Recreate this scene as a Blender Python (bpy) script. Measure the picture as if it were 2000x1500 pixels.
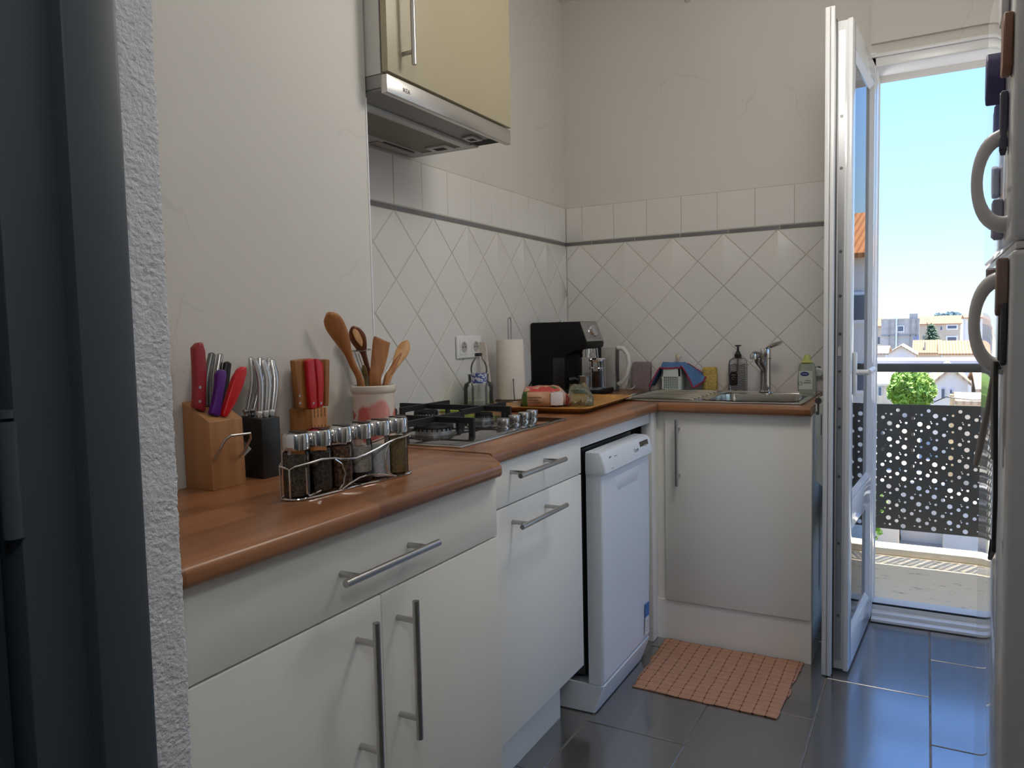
import bpy, bmesh, math, random
from mathutils import Vector, Matrix, noise
from mathutils.geometry import delaunay_2d_cdt
random.seed(7)
for o in list(bpy.data.objects): bpy.data.objects.remove(o, do_unlink=True)
SC = bpy.context.scene; COL = SC.collection
PI = math.pi

# ------------------------------------------------------------------ camera
CAM = Vector((1.4658, -3.2170, 1.1412)); YAW, PIT, ROL, FPX = 0.5025, -0.0687, -0.0221, 1475.43
_f = Vector((-math.sin(YAW)*math.cos(PIT), math.cos(YAW)*math.cos(PIT), math.sin(PIT)))
_r0 = Vector((math.cos(YAW), math.sin(YAW), 0)); _u0 = _r0.cross(_f)
_r = _r0*math.cos(ROL) + _u0*math.sin(ROL); _u = -_r0*math.sin(ROL) + _u0*math.cos(ROL)
cd = bpy.data.cameras.new('camera'); cam = bpy.data.objects.new('camera', cd); COL.objects.link(cam)
M = Matrix((_r, _u, -_f)).transposed().to_4x4(); M.translation = CAM; cam.matrix_world = M
cd.sensor_width = 36; cd.lens = FPX*36/2000; cd.clip_start = .02; cd.clip_end = 2000
SC.camera = cam
def px(qx, qy, **k):
    """point where the photograph's pixel meets the plane x=, y= or z="""
    d = _f + _r*((qx-1000)/FPX) + _u*((750-qy)/FPX)
    a, v = list(k.items())[0]; i = 'xyz'.index(a)
    return CAM + d*((v-CAM[i])/d[i])

# ------------------------------------------------------------------ light
vs = SC.view_settings
SC.display_settings.display_device = 'sRGB'
vs.view_transform = 'Standard'; vs.look = 'None'; vs.gamma = 1; vs.use_curve_mapping = False
vs.exposure = 0.0
W = bpy.data.worlds.new('sky'); SC.world = W; W.use_nodes = True
nt = W.node_tree; nt.nodes.clear()
tc = nt.nodes.new('ShaderNodeTexCoord'); sp = nt.nodes.new('ShaderNodeSeparateXYZ'); rp = nt.nodes.new('ShaderNodeValToRGB')
bg = nt.nodes.new('ShaderNodeBackground'); ow = nt.nodes.new('ShaderNodeOutputWorld'); mr = nt.nodes.new('ShaderNodeMapRange')
mr.inputs['From Min'].default_value = -1; mr.inputs['From Max'].default_value = 1
nt.links.new(tc.outputs['Generated'], sp.inputs[0]); nt.links.new(sp.outputs['Z'], mr.inputs['Value'])
nt.links.new(mr.outputs[0], rp.inputs[0]); nt.links.new(rp.outputs[0], bg.inputs[0]); nt.links.new(bg.outputs[0], ow.inputs[0])
el = rp.color_ramp.elements
el[0].position = .0; el[0].color = (.45, .40, .33, 1)
el[1].position = 1.0; el[1].color = (.24, .62, 1.8, 1)
for p, c in ((.495, (.5, .46, .4, 1)), (.502, (.90, 1.02, 1.05, 1)), (.56, (.60, .97, 1.30, 1)), (.68, (.36, .80, 1.8, 1))):
    e = el.new(p); e.color = c
bg.inputs[1].default_value = 1.2
sd = bpy.data.lights.new('sun', 'SUN'); sun = bpy.data.objects.new('sun', sd); COL.objects.link(sun)
sd.energy = 13.0; sd.angle = .0093; sd.color = (1, .93, .80)
# the sun stands high outside, in front of the balcony
_sv = Vector((.12, .235, 1.0)).normalized()
sun.rotation_euler = _sv.to_track_quat('Z', 'Y').to_euler(); sun.location = (2, 20, 30)

# ------------------------------------------------------------------ materials
def S(r, g, b): return tuple(((c/255)/12.92 if c/255 <= .04045 else ((c/255+.055)/1.055)**2.4) for c in (r, g, b))
MATS = {}
def mat(name, col, rough=.5, metal=0, spec=.5, var=None, bump=None, coat=0, emit=None, alpha=None):
    if name in MATS: return MATS[name]
    m = bpy.data.materials.new(name); m.use_nodes = True; t = m.node_tree; b = t.nodes['Principled BSDF']
    b.inputs['Base Color'].default_value = (*col, 1); b.inputs['Roughness'].default_value = rough
    b.inputs['Metallic'].default_value = metal; b.inputs['Specular IOR Level'].default_value = spec
    if coat: b.inputs['Coat Weight'].default_value = coat; b.inputs['Coat Roughness'].default_value = .05
    if emit: b.inputs['Emission Color'].default_value = (*emit[0], 1); b.inputs['Emission Strength'].default_value = emit[1]
    if alpha is not None: b.inputs['Alpha'].default_value = alpha
    co = t.nodes.new('ShaderNodeTexCoord')
    if var:
        n = t.nodes.new('ShaderNodeTexNoise'); n.inputs['Scale'].default_value = var[0]; n.inputs['Detail'].default_value = 4
        r = t.nodes.new('ShaderNodeValToRGB'); a = var[1]
        r.color_ramp.elements[0].position = .3; r.color_ramp.elements[1].position = .7
        r.color_ramp.elements[0].color = (*[c*(1-a) for c in col], 1); r.color_ramp.elements[1].color = (*[min(1, c*(1+a)) for c in col], 1)
        t.links.new(co.outputs['Object'], n.inputs['Vector']); t.links.new(n.outputs[0], r.inputs[0]); t.links.new(r.outputs[0], b.inputs['Base Color'])
    if bump:
        n = t.nodes.new('ShaderNodeTexNoise'); n.inputs['Scale'].default_value = bump[0]; n.inputs['Detail'].default_value = 5
        k = t.nodes.new('ShaderNodeBump'); k.inputs['Strength'].default_value = bump[1]; k.inputs['Distance'].default_value = bump[2] if len(bump) > 2 else .002
        t.links.new(co.outputs['Object'], n.inputs['Vector']); t.links.new(n.outputs[0], k.inputs['Height']); t.links.new(k.outputs[0], b.inputs['Normal'])
    MATS[name] = m; return m
def node(m, kind): return m.node_tree.nodes.new('ShaderNode'+kind)
def wood(name, c1, c2, axis=1, scale=1.0, rough=.45, stave=None, coat=0):
    """grained wood along an axis; stave = (width, length) of glued strips"""
    if name in MATS: return MATS[name]
    m = mat(name, c1, rough, coat=coat); t = m.node_tree; b = t.nodes['Principled BSDF']; L = t.links.new
    co = node(m, 'TexCoord'); mp = node(m, 'Mapping'); s = [28*scale]*3; s[axis] = 1.6*scale
    mp.inputs['Scale'].default_value = s
    n = node(m, 'TexNoise'); n.inputs['Scale'].default_value = 1; n.inputs['Detail'].default_value = 6; n.inputs['Distortion'].default_value = .6
    r = node(m, 'ValToRGB'); r.color_ramp.elements[0].position = .3; r.color_ramp.elements[1].position = .72
    r.color_ramp.elements[0].color = (*c1, 1); r.color_ramp.elements[1].color = (*c2, 1)
    L(co.outputs['Object'], mp.inputs[0]); L(mp.outputs[0], n.inputs['Vector']); L(n.outputs[0], r.inputs[0]); out = r.outputs[0]
    if stave:
        mp2 = node(m, 'Mapping'); br = node(m, 'TexBrick')
        if axis == 1: mp2.inputs['Rotation'].default_value = (0, 0, -PI/2)
        br.inputs['Scale'].default_value = 1; br.inputs['Brick Width'].default_value = stave[1]; br.inputs['Row Height'].default_value = stave[0]
        br.inputs['Mortar Size'].default_value = 0.0; br.inputs['Color1'].default_value = (.74, .72, .70, 1); br.inputs['Color2'].default_value = (1.12, 1.1, 1.08, 1)
        br.offset_frequency = 2; br.offset = .37
        mx = node(m, 'Mix'); mx.data_type = 'RGBA'; mx.blend_type = 'MULTIPLY'; mx.inputs[0].default_value = 1
        L(co.outputs['Object'], mp2.inputs[0]); L(mp2.outputs[0], br.inputs['Vector']); L(out, mx.inputs[6]); L(br.outputs[0], mx.inputs[7]); out = mx.outputs[2]
    L(out, b.inputs['Base Color'])
    return m
def glass(name, tint=(1, 1, 1), rough=0.0, mixdiff=0.0, diff=(1, 1, 1), ior=1.5):
    """thin clear glass or plastic: transparent and mirror mixed by the angle of view"""
    if name in MATS: return MATS[name]
    m = bpy.data.materials.new(name); m.use_nodes = True; t = m.node_tree; t.nodes.clear(); L = t.links.new
    o = node(m, 'OutputMaterial'); tr = node(m, 'BsdfTransparent'); gl = node(m, 'BsdfGlossy'); fr = node(m, 'Fresnel'); mx = node(m, 'MixShader')
    tr.inputs[0].default_value = (*tint, 1); gl.inputs['Roughness'].default_value = rough; fr.inputs[0].default_value = ior
    L(fr.outputs[0], mx.inputs[0]); L(gl.outputs[0], mx.inputs[2])
    if mixdiff:
        df = node(m, 'BsdfDiffuse'); df.inputs[0].default_value = (*diff, 1); m2 = node(m, 'MixShader'); m2.inputs[0].default_value = mixdiff
        L(tr.outputs[0], m2.inputs[1]); L(df.outputs[0], m2.inputs[2]); L(m2.outputs[0], mx.inputs[1])
    else: L(tr.outputs[0], mx.inputs[1])
    L(mx.outputs[0], o.inputs[0]); MATS[name] = m; return m

# ------------------------------------------------------------------ mesh helpers
class MB:
    def __init__(s): s.v = []; s.f = []
    def add(s, vs, fs):
        n = len(s.v); s.v += [tuple(v) for v in vs]; s.f += [tuple(i+n for i in f) for f in fs]; return s
    def box(s, x0, x1, y0, y1, z0, z1):
        return s.add([(x0,y0,z0),(x1,y0,z0),(x1,y1,z0),(x0,y1,z0),(x0,y0,z1),(x1,y0,z1),(x1,y1,z1),(x0,y1,z1)],
                     [(3,2,1,0),(4,5,6,7),(0,1,5,4),(1,2,6,5),(2,3,7,6),(3,0,4,7)])
    def bm(s, b):
        b.verts.index_update(); return s.add([v.co[:] for v in b.verts], [[v.index for v in f.verts] for f in b.faces])
    def rbox(s, x0, x1, y0, y1, z0, z1, r=.004, seg=2):
        b = bmesh.new(); bmesh.ops.create_cube(b, size=1)
        for v in b.verts: v.co = ((x0+x1)/2+v.co.x*(x1-x0), (y0+y1)/2+v.co.y*(y1-y0), (z0+z1)/2+v.co.z*(z1-z0))
        r = min(r, .49*min(x1-x0, y1-y0, z1-z0))
        bmesh.ops.bevel(b, geom=b.edges[:], offset=r, segments=seg, profile=.5, affect='EDGES'); s.bm(b); b.free(); return s
    def prism(s, poly, h0, h1, ax='z', r=0, seg=2):
        """polygon in the two other axes (xy, xz or yz) pulled along ax"""
        f = {'z': lambda p, h: (p[0], p[1], h), 'y': lambda p, h: (p[0], h, p[1]), 'x': lambda p, h: (h, p[0], p[1])}[ax]
        n = len(poly); vs = [f(p, h0) for p in poly]+[f(p, h1) for p in poly]
        fs = [tuple(range(n))[::-1], tuple(range(n, 2*n))]+[(i, (i+1) % n, n+(i+1) % n, n+i) for i in range(n)]
        b = bmesh.new(); bv = [b.verts.new(v) for v in vs]
        for q in fs: b.faces.new([bv[i] for i in q])
        bmesh.ops.recalc_face_normals(b, faces=b.faces[:])
        if r: bmesh.ops.bevel(b, geom=b.edges[:], offset=r, segments=seg, profile=.5, affect='EDGES')
        s.bm(b); b.free(); return s
    def rings(s, rings, cap=True, closed=False):
        n = len(rings[0]); vs = [p for r in rings for p in r]; fs = []
        m = len(rings)
        for i in range(m if closed else m-1):
            a, c = i*n, ((i+1) % m)*n
            for j in range(n): fs.append((a+j, a+(j+1) % n, c+(j+1) % n, c+j))
        if cap and not closed: fs += [tuple(range(n))[::-1], tuple(range((m-1)*n, m*n))]
        return s.add(vs, fs)
    def tube(s, pts, r, n=8, closed=False, cap=True):
        pts = [Vector(p) for p in pts]; m = len(pts); rr = r if isinstance(r, (list, tuple)) else [r]*m
        up = None; out = []
        for i, p in enumerate(pts):
            a = pts[(i-1) % m] if (closed or i > 0) else p; c = pts[(i+1) % m] if (closed or i < m-1) else p
            t = (c-a); t = t.normalized() if t.length > 1e-9 else Vector((0,0,1))
            if up is None:
                up = Vector((0,0,1)) if abs(t.z) < .9 else Vector((1,0,0))
            up = (up-t*up.dot(t)); up = up.normalized() if up.length > 1e-6 else t.orthogonal().normalized()
            w = t.cross(up)
            out.append([p+(up*math.cos(2*PI*k/n)+w*math.sin(2*PI*k/n))*rr[i] for k in range(n)])
        return s.rings(out, cap, closed)
    def cyl(s, a, b, r, r2=None, n=20): return s.tube([a, b], [r, r if r2 is None else r2], n)
    def lathe(s, prof, c=(0,0,0), n=32, cap=True, sx=1, sy=1):
        return s.rings([[(c[0]+sx*r*math.cos(2*PI*k/n), c[1]+sy*r*math.sin(2*PI*k/n), c[2]+z) for k in range(n)] for r, z in prof], cap)
    def loft(s, secs, n=14):
        """secs: (centre, half-width vector, half-thickness vector)"""
        return s.rings([[Vector(c)+Vector(u)*math.cos(2*PI*k/n)+Vector(w)*math.sin(2*PI*k/n) for k in range(n)] for c, u, w in secs])
    def xf(s, M):
        s.v = [tuple(M @ Vector(v)) for v in s.v]; return s
    def mesh(s, name, mt, ang=35):
        me = bpy.data.meshes.new(name); me.from_pydata(s.v, [], s.f); me.validate()
        b = bmesh.new(); b.from_mesh(me); bmesh.ops.recalc_face_normals(b, faces=b.faces[:]); b.to_mesh(me); b.free()
        if ang:
            me.polygons.foreach_set('use_smooth', [True]*len(me.polygons)); me.set_sharp_from_angle(angle=math.radians(ang))
        for q in (mt if isinstance(mt, (list, tuple)) else [mt]): me.materials.append(q)
        me.update(); return me
    def build(s, name, mt, parent=None, ang=35, label=None, loc=None):
        """vertices are in the parent's frame (or the world's); loc moves the origin there"""
        if loc is not None: s.v = [(v[0]-loc[0], v[1]-loc[1], v[2]-loc[2]) for v in s.v]
        o = bpy.data.objects.new(name, s.mesh(name, mt, ang)); COL.objects.link(o)
        if loc is not None: o.location = loc
        if parent: o.parent = parent
        if label: o['label'] = label
        return o
def tag(o, label, cat, group=None):
    o['label'] = label; o['category'] = cat
    if group: o['group'] = group
    return o
def struct(o, label=None):
    o['kind'] = 'structure'
    if label: o['label'] = label
    return o
class Thing:
    """an Empty at a thing's base; parts are given in world coordinates unless rz or local is set"""
    def __init__(s, name, label, cat, loc, rz=0, group=None, local=False, kind=None):
        s.o = bpy.data.objects.new(name, None); COL.objects.link(s.o); s.o.location = loc; s.o.rotation_euler = (0, 0, rz); s.o.empty_display_size = .05
        s.o['label'] = label
        if cat: s.o['category'] = cat
        if group: s.o['group'] = group
        if kind: s.o['kind'] = kind
        s.loc = Vector(loc); s.local = local
    def part(s, name, mb, mt, ang=35, label=None, parent=None):
        if not s.local and parent is None: mb.v = [(v[0]-s.loc.x, v[1]-s.loc.y, v[2]-s.loc.z) for v in mb.v]
        elif not s.local: mb.v = [(v[0]-s.loc.x, v[1]-s.loc.y, v[2]-s.loc.z) for v in mb.v]
        return mb.build(name, mt, parent or s.o, ang, label)
def text_mesh(body, size, mt, name, parent, M, depth=.0004, label=None):
    cu = bpy.data.curves.new(name, 'FONT'); cu.body = body; cu.size = size; cu.extrude = depth; cu.align_x = 'LEFT'; cu.resolution_u = 3
    t = bpy.data.objects.new('tmp_text', cu); COL.objects.link(t); bpy.context.view_layer.update()
    me = bpy.data.meshes.new_from_object(t.evaluated_get(bpy.context.evaluated_depsgraph_get()))
    bpy.data.objects.remove(t, do_unlink=True); me.transform(M); me.materials.clear(); me.materials.append(mt); me.name = name
    o = bpy.data.objects.new(name, me); COL.objects.link(o); o.parent = parent
    if label: o['label'] = label
    return o
def clip(poly, a, b, c):
    """keep a*x+b*y<=c"""
    out = []
    for i in range(len(poly)):
        p, q = poly[i], poly[(i+1) % len(poly)]; dp, dq = a*p[0]+b*p[1]-c, a*q[0]+b*q[1]-c
        if dp <= 0: out.append(p)
        if dp*dq < 0:
            t = dp/(dp-dq); out.append((p[0]+t*(q[0]-p[0]), p[1]+t*(q[1]-p[1])))
    return out
def cliprect(poly, x0, x1, y0, y1):
    for a, b, c in ((-1,0,-x0),(1,0,x1),(0,-1,-y0),(0,1,y1)):
        if len(poly) < 3: return []
        poly = clip(poly, a, b, c)
    return poly
def area(p): return abs(sum(p[i][0]*p[(i+1) % len(p)][1]-p[(i+1) % len(p)][0]*p[i][1] for i in range(len(p))))/2

# ------------------------------------------------------------------ shared materials
plaster = mat('wall_paint', (.655, .635, .59), .85, spec=.2, var=(1.5, .03), bump=(60, .12, .002))
def cracks(m):
    t = m.node_tree; b = t.nodes['Principled BSDF']; L = t.links.new; co = node(m, 'TexCoord')
    n = node(m, 'TexNoise'); n.inputs['Scale'].default_value = 2.2; n.inputs['Detail'].default_value = 5
    ad = node(m, 'Mix'); ad.data_type = 'RGBA'; ad.inputs[0].default_value = .35
    v = node(m, 'TexVoronoi'); v.feature = 'DISTANCE_TO_EDGE'; v.inputs['Scale'].default_value = 3.2
    r = node(m, 'ValToRGB'); r.color_ramp.elements[0].color = (1,1,1,1); r.color_ramp.elements[1].color = (0,0,0,1)
    r.color_ramp.elements[0].position = .0; r.color_ramp.elements[1].position = .008
    n2 = node(m, 'TexNoise'); n2.inputs['Scale'].default_value = 2.6; r2 = node(m, 'ValToRGB'); r2.color_ramp.elements[0].position = .54; r2.color_ramp.elements[1].position = .64
    mu = node(m, 'Math'); mu.operation = 'MULTIPLY'; mu2 = node(m, 'Math'); mu2.operation = 'MULTIPLY'; mu2.inputs[1].default_value = .35
    mx = node(m, 'Mix'); mx.data_type = 'RGBA'; mx.inputs[7].default_value = (.4, .38, .35, 1)
    old = b.inputs['Base Color'].links[0].from_socket
    L(co.outputs['Object'], n.inputs['Vector']); L(co.outputs['Object'], ad.inputs[6]); L(n.outputs[1], ad.inputs[7]); L(ad.outputs[2], v.inputs['Vector'])
    L(v.outputs[0], r.inputs[0]); L(co.outputs['Object'], n2.inputs['Vector']); L(n2.outputs[0], r2.inputs[0]); L(r.outputs[0], mu.inputs[0]); L(r2.outputs[0], mu.inputs[1])
    L(mu.outputs[0], mu2.inputs[0]); L(mu2.outputs[0], mx.inputs[0]); L(old, mx.inputs[6]); L(mx.outputs[2], b.inputs['Base Color'])
cracks(plaster)
ceil_m = mat('ceiling_paint', (.80, .79, .76), .9, spec=.1)
tile_m = mat('white_glazed_tile', (.72, .70, .66), .13, var=(2.5, .03), bump=(9, .06, .004))
listel_m = mat('grey_listel', (.17, .17, .17), .25)
grout_m = mat('grout', (.52, .49, .42), .9, spec=.1, var=(6, .12))
floor_m = mat('slate_grey_tile', (.115, .108, .103), .26, spec=.9, var=(7, .16), bump=(40, .04, .001))
_b = floor_m.node_tree.nodes['Principled BSDF']; _b.inputs['Coat Weight'].default_value = 1; _b.inputs['Coat IOR'].default_value = 2.3; _b.inputs['Coat Roughness'].default_value = .15
fgrout_m = mat('floor_grout', (.30, .27, .24), .9, var=(20, .25))
cab_m = mat('cream_laminate', (.90, .89, .83), .42, var=(1.2, .02))
cream_m = mat('yellowed_cream_laminate', (.41, .36, .24), .4, var=(2, .03))
carc_m = mat('cabinet_carcass', (.62, .62, .57), .5)
steel = mat('brushed_steel', (.50, .49, .47), .28, 1, bump=(300, .04, .0005))
chrome = mat('chrome', (.72, .72, .72), .07, 1)
steel_d = mat('dark_steel', (.20, .20, .19), .35, 1)
wt_m = wood('worktop_wood_y', S(132, 86, 56), S(166, 116, 80), 1, .8, .30, (.045, .36))
wtx_m = wood('worktop_wood_x', S(132, 86, 56), S(166, 116, 80), 0, .8, .30, (.045, .36))
black = mat('black_plastic', (.012, .012, .013), .35)
black_g = mat('black_gloss', (.008, .008, .009), .12)
iron = mat('cast_iron', (.015, .015, .016), .55, bump=(300, .2, .0006))
white_p = mat('white_plastic', (.78, .78, .76), .32)
pvc = mat('white_pvc', (.78, .79, .80), .28)
alu = mat('aluminium', (.55, .56, .57), .4, 1)
clear = glass('clear_glass'); clearp = glass('clear_plastic', (.98, .985, .985), .06, .10, (.85, .87, .85), 1.22)
dark_gap = mat('shadow_gap', (.02, .02, .02), .8)
red_p = mat('red_plastic', (.50, .012, .02), .3)

# ------------------------------------------------------------------ room shell
FLOOR_Y0, CEIL = -4.6, 2.62
fl = struct(MB().box(-.4, 2.6, FLOOR_Y0, .0, -.12, -.004).build('floor', fgrout_m, ang=0), 'dark slate grey tiled floor')
k = 0
for c in range(-4, 6):
    x0 = .605+c*.295; off = -.656 if c % 2 == 0 else -.361
    for n in range(-7, 2):
        y0 = off+n*.59; q = cliprect([(x0, y0), (x0+.295, y0), (x0+.295, y0+.59), (x0, y0+.59)], -.38, 2.3, FLOOR_Y0, -.02)
        if len(q) < 4: continue
        xs = [p[0] for p in q]; ys = [p[1] for p in q]
        if max(xs)-min(xs) < .03 or max(ys)-min(ys) < .03: continue
        h = random.uniform(-.0004, .0004); g = .002
        MB().prism([(min(xs)+g, min(ys)+g), (max(xs)-g, min(ys)+g), (max(xs)-g, max(ys)-g), (min(xs)+g, max(ys)-g)], -.008, h, 'z', .0015, 1).build('floor_tile', floor_m, fl)
struct(MB().box(-.4, 2.6, FLOOR_Y0-.1, .22, CEIL, CEIL+.12).build('ceiling', ceil_m, ang=0), 'plain white ceiling')

DOOR_X0, DOOR_X1, DOOR_Z = 1.29, 2.12, 2.10
wl = struct(MB().box(-.2, -.006, -2.70, .006, 0, CEIL).build('wall_left', plaster, ang=0), 'white painted wall with a tiled splashback behind the hob')
wb = struct(MB().box(-.2, DOOR_X0, .006, .22, 0, CEIL).box(DOOR_X1, 2.6, .006, .22, 0, CEIL).box(DOOR_X0, DOOR_X1, .006, .22, DOOR_Z, CEIL).build('wall_back', plaster, ang=0), 'white wall with tiled splashback behind the sink')
MB().box(DOOR_X0-.02, 2.19, -.012, .006, 2.185, 2.50).build('shutter_box_cover', plaster, wb, 0)
WY0, WY1, WZ0, WZ1 = -1.40, -.20, .12, 2.20
struct(MB().box(2.2, 2.4, -2.70, WY0, 0, CEIL).box(2.2, 2.4, WY1, .006, 0, CEIL).box(2.2, 2.4, WY0, WY1, 0, WZ0).box(2.2, 2.4, WY0, WY1, WZ1, CEIL).build('wall_right', plaster, ang=0), 'white wall with an added window behind the fridge')
w1 = Thing('added_window_1', 'added unseen window beyond the fridge letting in more daylight', None, (2.3, (WY0+WY1)/2, WZ0), kind='structure')  # window added out of view to bring in daylight from the right

wp = struct(MB().box(-.2, .297, -2.70, -1.776, 0, CEIL).build('wall_pier', plaster, ang=0), 'white wall pier standing forward beside the hob')
struct(MB().box(.2955, .2985, -1.779, -1.7745, .875, 1.70).build('trim_1', pvc, ang=0), 'thin white corner strip on the wall pier')
for q in ((WY0, WY0+.06, WZ0, WZ1), (WY1-.06, WY1, WZ0, WZ1), (WY0+.06, WY1-.06, WZ0, WZ0+.06), (WY0+.06, WY1-.06, WZ1-.06, WZ1), ((WY0+WY1)/2-.05, (WY0+WY1)/2+.05, WZ0+.06, WZ1-.06)):
    w1.part('window_frame', MB().rbox(2.29, 2.35, *q, .004), pvc)
for y0, y1 in ((WY0+.06, (WY0+WY1)/2-.05), ((WY0+WY1)/2+.05, WY1-.06)): w1.part('pane', MB().box(2.317, 2.323, y0, y1, WZ0+.06, WZ1-.06), clear, 0)
# doorway wall towards the hall, its plaster is rough
rough = mat('rough_plaster', (.84, .84, .86), .95, spec=.1, bump=(260, .9, .004))
wf = struct(MB().box(-.4, .775, -2.80, -2.702, 0, CEIL).box(1.64, 2.6, -2.80, -2.702, 0, CEIL).box(.775, 1.64, -2.80, -2.702, 2.06, CEIL).build('wall_front', rough, ang=0), 'rough plastered wall around the kitchen doorway')
m = MB(); NU, NV = 44, 1150; vv = []
for j in range(NV+1):
    z = 2.06*j/NV
    for i in range(NU+1):
        s_ = i/NU*.105
        if s_ < .02: base = Vector((.778-.02+s_, -2.6995, z)); nn = Vector((0, 1, 0))
        else: base = Vector((.7785, -2.6995-(s_-.02), z)); nn = Vector((1, 0, 0))
        if abs(s_-.02) < .004: nn = Vector((.7, .7, 0))
        q = Vector((s_*1.0, z, 0)); h = noise.fractal(q*Vector((230, 230, 1)), 1, 2, 3)*.0012+noise.noise(q*32)*.0009
        vv.append(base+nn*h)
m.add(vv, [(j*(NU+1)+i, j*(NU+1)+i+1, (j+1)*(NU+1)+i+1, (j+1)*(NU+1)+i) for j in range(NV) for i in range(NU)])
m.build('plaster_skin', rough, wf, 180)
for nm, b in (('wall_hall_left', (-.4, -.2, FLOOR_Y0, -2.8)), ('wall_hall_right', (2.4, 2.6, FLOOR_Y0, -2.8)), ('wall_hall_back', (-.4, 2.6, FLOOR_Y0-.1, FLOOR_Y0))):
    struct(MB().box(b[0], b[1], b[2], b[3], 0, CEIL).build(nm, mat('hall_paint', (.25, .25, .26), .9), ang=0), 'dim hallway wall behind the viewer')

# splashback tiles: each one a piece on its wall
T = .153; D = T*2**.5; ZL, ZU, ZT = 1.530, 1.548, .874
def wall_piece(poly, side, depth, mt, name, parent, bev=.0016):
    n = len(poly); cx = sum(p[0] for p in poly)/n; cy = sum(p[1] for p in poly)/n
    def pt(p, d): return (d, p[0], p[1]) if side == 'L' else (p[0], -d, p[1])
    def ins(p):
        l = math.hypot(p[0]-cx, p[1]-cy) or 1; t = min(.4, bev*1.4/l); return (p[0]+(cx-p[0])*t, p[1]+(cy-p[1])*t)
    o = [pt(p, -.006) for p in poly]; a = [pt(p, depth-bev*.7) for p in poly]; c = [pt(ins(p), depth) for p in poly]
    return MB().add(o+a+c, [(i, (i+1) % n, n+(i+1) % n, n+i) for i in range(n)]+[(n+i, n+(i+1) % n, 2*n+(i+1) % n, 2*n+i) for i in range(n)]+[tuple(range(2*n, 3*n))]).build(name, mt, parent, 30)
def splash(side, u0, u1, ph_d, ph_u, ph_l, parent):
    rnd = random.Random(3)
    hd = (T-.003)/2*2**.5
    for j in range(0, 8):
        for i in range(-9, 9):
            cu = ph_d+(i+(0 if j % 2 else .5))*D; cv = ZL-j*D/2
            q = cliprect([(cu-hd, cv), (cu, cv-hd), (cu+hd, cv), (cu, cv+hd)], u0, u1, ZT, ZL-.0025)
            if len(q) >= 3 and area(q) > 2e-4: wall_piece(q, side, rnd.uniform(-.0004, .0006), tile_m, 'wall_tile', parent)
    for i in range(-12, 12):
        a = ph_u+i*T+.0015; q = cliprect([(a, ZU), (a+T-.003, ZU), (a+T-.003, ZU+T), (a, ZU+T)], u0, u1, 0, 9)
        if len(q) >= 3 and area(q) > 2e-4: wall_piece(q, side, rnd.uniform(-.0004, .0006), tile_m, 'wall_tile', parent)
        a = ph_l+i*.2035+.0015; q = cliprect([(a, ZL+.0005), (a+.2005, ZL+.0005), (a+.2005, ZU-.003), (a, ZU-.003)], u0, u1, 0, 9)
        if len(q) >= 3 and area(q) > 2e-4: wall_piece(q, side, .001, listel_m, 'listel_tile', parent)
splash('L', -1.775, -.001, -1.2905, -1.2896, -1.277, wl)
splash('B', .001, 1.225, .0681, .0791, .128, wb)
MB().box(-.006, -.0013, -1.776, 0, ZT-.03, ZU+T+.003).build('grout_bed', grout_m, wl, 0)
MB().box(0, 1.228, .0013, .006, ZT-.03, ZU+T+.003).build('grout_bed', grout_m, wb, 0)

# ------------------------------------------------------------------ hall door and its frame at the left
fr_m = mat('blue_grey_paint', (.060, .078, .092), .45, bump=(25, .15, .002))
m = MB().rbox(.72, .806, -2.812, -2.7565, 0, 2.06, .006, 2).rbox(.70, .788, -2.862, -2.810, 0, 2.06, .003, 2)
struct(m.build('trim_2', fr_m), 'painted blue grey door frame of the kitchen doorway')
d2 = Thing('door_2', 'dark painted hall door standing open at the doorway', None, (.76, -2.875, 0), kind='structure')
d2.part('door_panel', MB().rbox(.735, .775, -3.58, -2.872, .01, 2.03, .003), mat('dark_door_paint', (.03, .04, .045), .5))
d2.part('hinge', MB().cyl((.784, -2.866, .975), (.784, -2.866, 1.075), .008).cyl((.784, -2.866, 1.078), (.784, -2.866, 1.085), .006), fr_m)

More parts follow.
